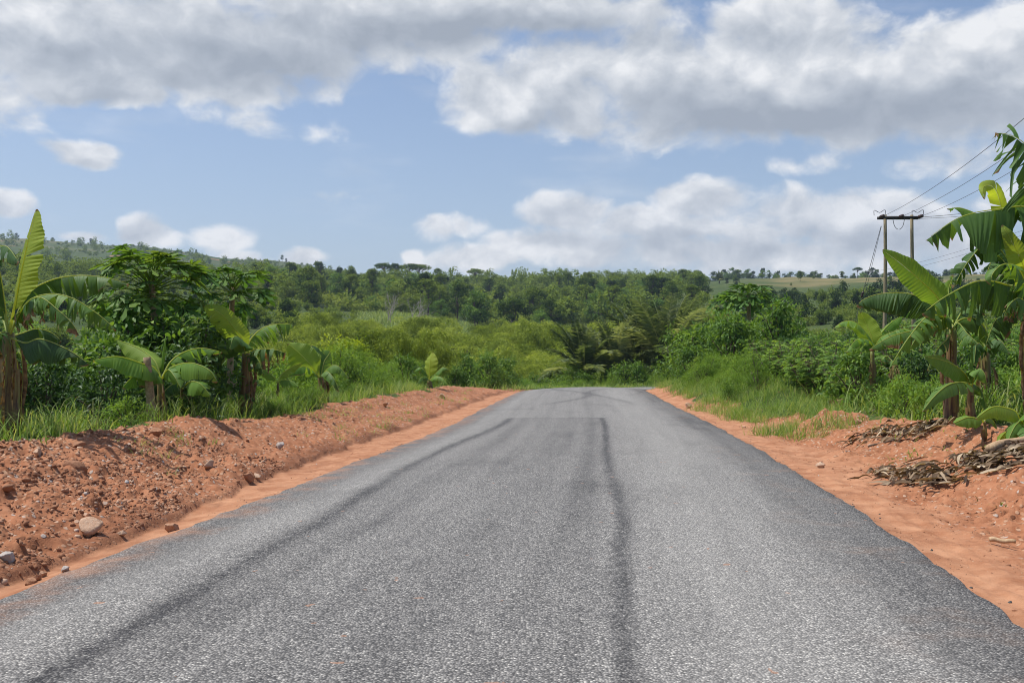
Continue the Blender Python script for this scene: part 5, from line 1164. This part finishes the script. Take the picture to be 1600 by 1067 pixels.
def bank(p, px, py, rx, ry):
    a0 = math.atan((px-800)/F); e0 = math.atan((HY-py)/F*math.cos(a0)); q = vm('MULTIPLY_ADD', p, (F/rx, F/ry, 0), (-a0*F/rx, -e0*F/ry, 0)).outputs[0]
    return vm('DOT_PRODUCT', q, q).outputs['Value']
ae = t.comb(az, el, 0.)
wn = t.new('ShaderNodeTexNoise'); t.put(wn.inputs['Vector'], vm('MULTIPLY_ADD', ae, (11., 17., 0), (0, 0, 1.7)).outputs[0]); wn.inputs['Scale'].default_value = 1.; wn.inputs['Detail'].default_value = 3
wp = vm('MULTIPLY_ADD', wn.outputs['Color'], (.045, .032, 0), ae).outputs[0]
wp = vm('ADD', wp, (-.0225, -.016, 0)).outputs[0]
best = None
for (px, py, rx, ry, th) in BANKS:
    v = t.m('MULTIPLY_ADD', bank(wp, px, py, rx, ry), -th, th)
    best = v if best is None else t.m('SMOOTH_MAX', best, v, .3)
best = t.m('MAXIMUM', best, -1.2)
def lumps(off):
    a = t.noise(vm('MULTIPLY_ADD', wp, (15., 20., 0), off).outputs[0], 1., 8, .6)
    b = t.voro(vm('MULTIPLY_ADD', wp, (21., 29., 0), (off[0]*1.53, off[1]*1.5, off[2])).outputs[0], 1., 'SMOOTH_F1')
    c = t.voro(vm('MULTIPLY_ADD', wp, (62., 80., 0), (off[0]*3.6, off[1]*3.3, off[2])).outputs[0], 1., 'SMOOTH_F1')
    return t.m('SUBTRACT', t.m('MULTIPLY_ADD', b, -.36, a), t.m('MULTIPLY_ADD', c, .10, -.20))
n0 = lumps((0, 0, 4.2)); n1 = lumps((-.10, .34, 4.2)); 
D0 = t.m('MULTIPLY_ADD', t.m('SUBTRACT', n0, .5), 2.1, best)
mask = t.ss(-.12, .62, D0)
wisp = t.m('MULTIPLY', t.ss(.50, .78, t.noise(vm('MULTIPLY_ADD', ae, (5., 17., 0), (0, 0, 9.)).outputs[0], 1., 5, .6)), .30)
mask = t.m('MAXIMUM', mask, t.m('MULTIPLY', wisp, t.ss(.0, .12, el)))
lit = t.m('MULTIPLY_ADD', t.m('SUBTRACT', n0, n1), 1.35, .74)
lit = t.m('ADD', lit, t.m('MULTIPLY', t.ss(.9, .1, D0), .12))
# undersides: the thick middle of the big high banks is grey
GREY = [(200, 95, 330, 48, 1.), (420, 90, 120, 40, .8), (820, 38, 330, 34, 1.), (640, 60, 180, 40, .6), (1240, 185, 330, 40, 1.), (1060, 170, 120, 40, .6), (1500, 190, 160, 40, .7), (1330, 175, 200, 30, .5), (840, 190, 120, 16, .5), (270, 165, 150, 10, .4), (120, 262, 70, 10, .6), (880, 372, 110, 14, .5), (1080, 375, 120, 16, .5), (1300, 372, 180, 18, .5), (1250, 400, 300, 16, .5)]
gv = None
for (px, py, rx, ry, th) in GREY:
    v = t.m('MULTIPLY', t.m('EXPONENT', t.m('MULTIPLY', bank(wp, px, py, rx, ry), -1.)), th)
    gv = v if gv is None else t.m('ADD', gv, v)
gv = t.m('MULTIPLY', gv, t.m('MULTIPLY_ADD', n0, .9, .4))
lit = t.m('SUBTRACT', lit, t.m('MULTIPLY', gv, .55), clamp=True)
k = 1/SKYS
cc = t.ramp(lit, [(0, (.37, .41, .47)), (.35, (.49, .53, .585)), (.65, (.66, .69, .73)), (1, (.94, .945, .95))])
cc = t.mix(1., cc, (k, k, k), 'MULTIPLY')
# pale haze low over the horizon is part of the sky
tint = t.mix(1., sky.outputs[0], (1.50, 1.50, 1.56), 'MULTIPLY')
low = t.m('MULTIPLY', t.m('EXPONENT', t.m('MULTIPLY', t.m('MAXIMUM', el, 0.), -9.)), .9)
tint = t.mix(low, tint, (.47*k, .585*k, .76*k))
t.put(bg.inputs[0], t.mix(t.m('MULTIPLY', mask, .96), tint, cc)); bg.inputs[1].default_value = SKYS
w.cycles.sampling_method = 'MANUAL'; w.cycles.sample_map_resolution = 512

sun = bpy.data.lights.new('sun', 'SUN'); sun.energy = 4.9; sun.angle = R(.53); sun.color = (1, .955, .88)
so = bpy.data.objects.new('sun', sun); COL.objects.link(so)
sd = Vector((math.cos(SUN_EL)*math.sin(SUN_AZ), math.cos(SUN_EL)*math.cos(SUN_AZ), math.sin(SUN_EL)))
so.rotation_euler = sd.to_track_quat('Z', 'Y').to_euler(); so.location = sd*60

cam = bpy.data.cameras.new('camera'); cam.sensor_width = 36; cam.lens = 36*F/1600; cam.clip_start = .1; cam.clip_end = 20000
co = bpy.data.objects.new('camera', cam); COL.objects.link(co); co.location = (0, 0, CH)
co.rotation_euler = (math.pi/2+math.atan((HY-533.5)/F), 0, 0); scene.camera = co
vs = scene.view_settings; vs.view_transform = 'Standard'; vs.look = 'None'; vs.exposure = 0; vs.gamma = 1
cy = scene.cycles
cy.use_denoising = True; cy.filter_width = 1.0
cy.max_bounces = 6; cy.diffuse_bounces = 3; cy.glossy_bounces = 2; cy.transmission_bounces = 3; cy.volume_bounces = 0; cy.transparent_max_bounces = 6
cy.sample_clamp_indirect = 6; cy.caustics_reflective = False; cy.caustics_refractive = False
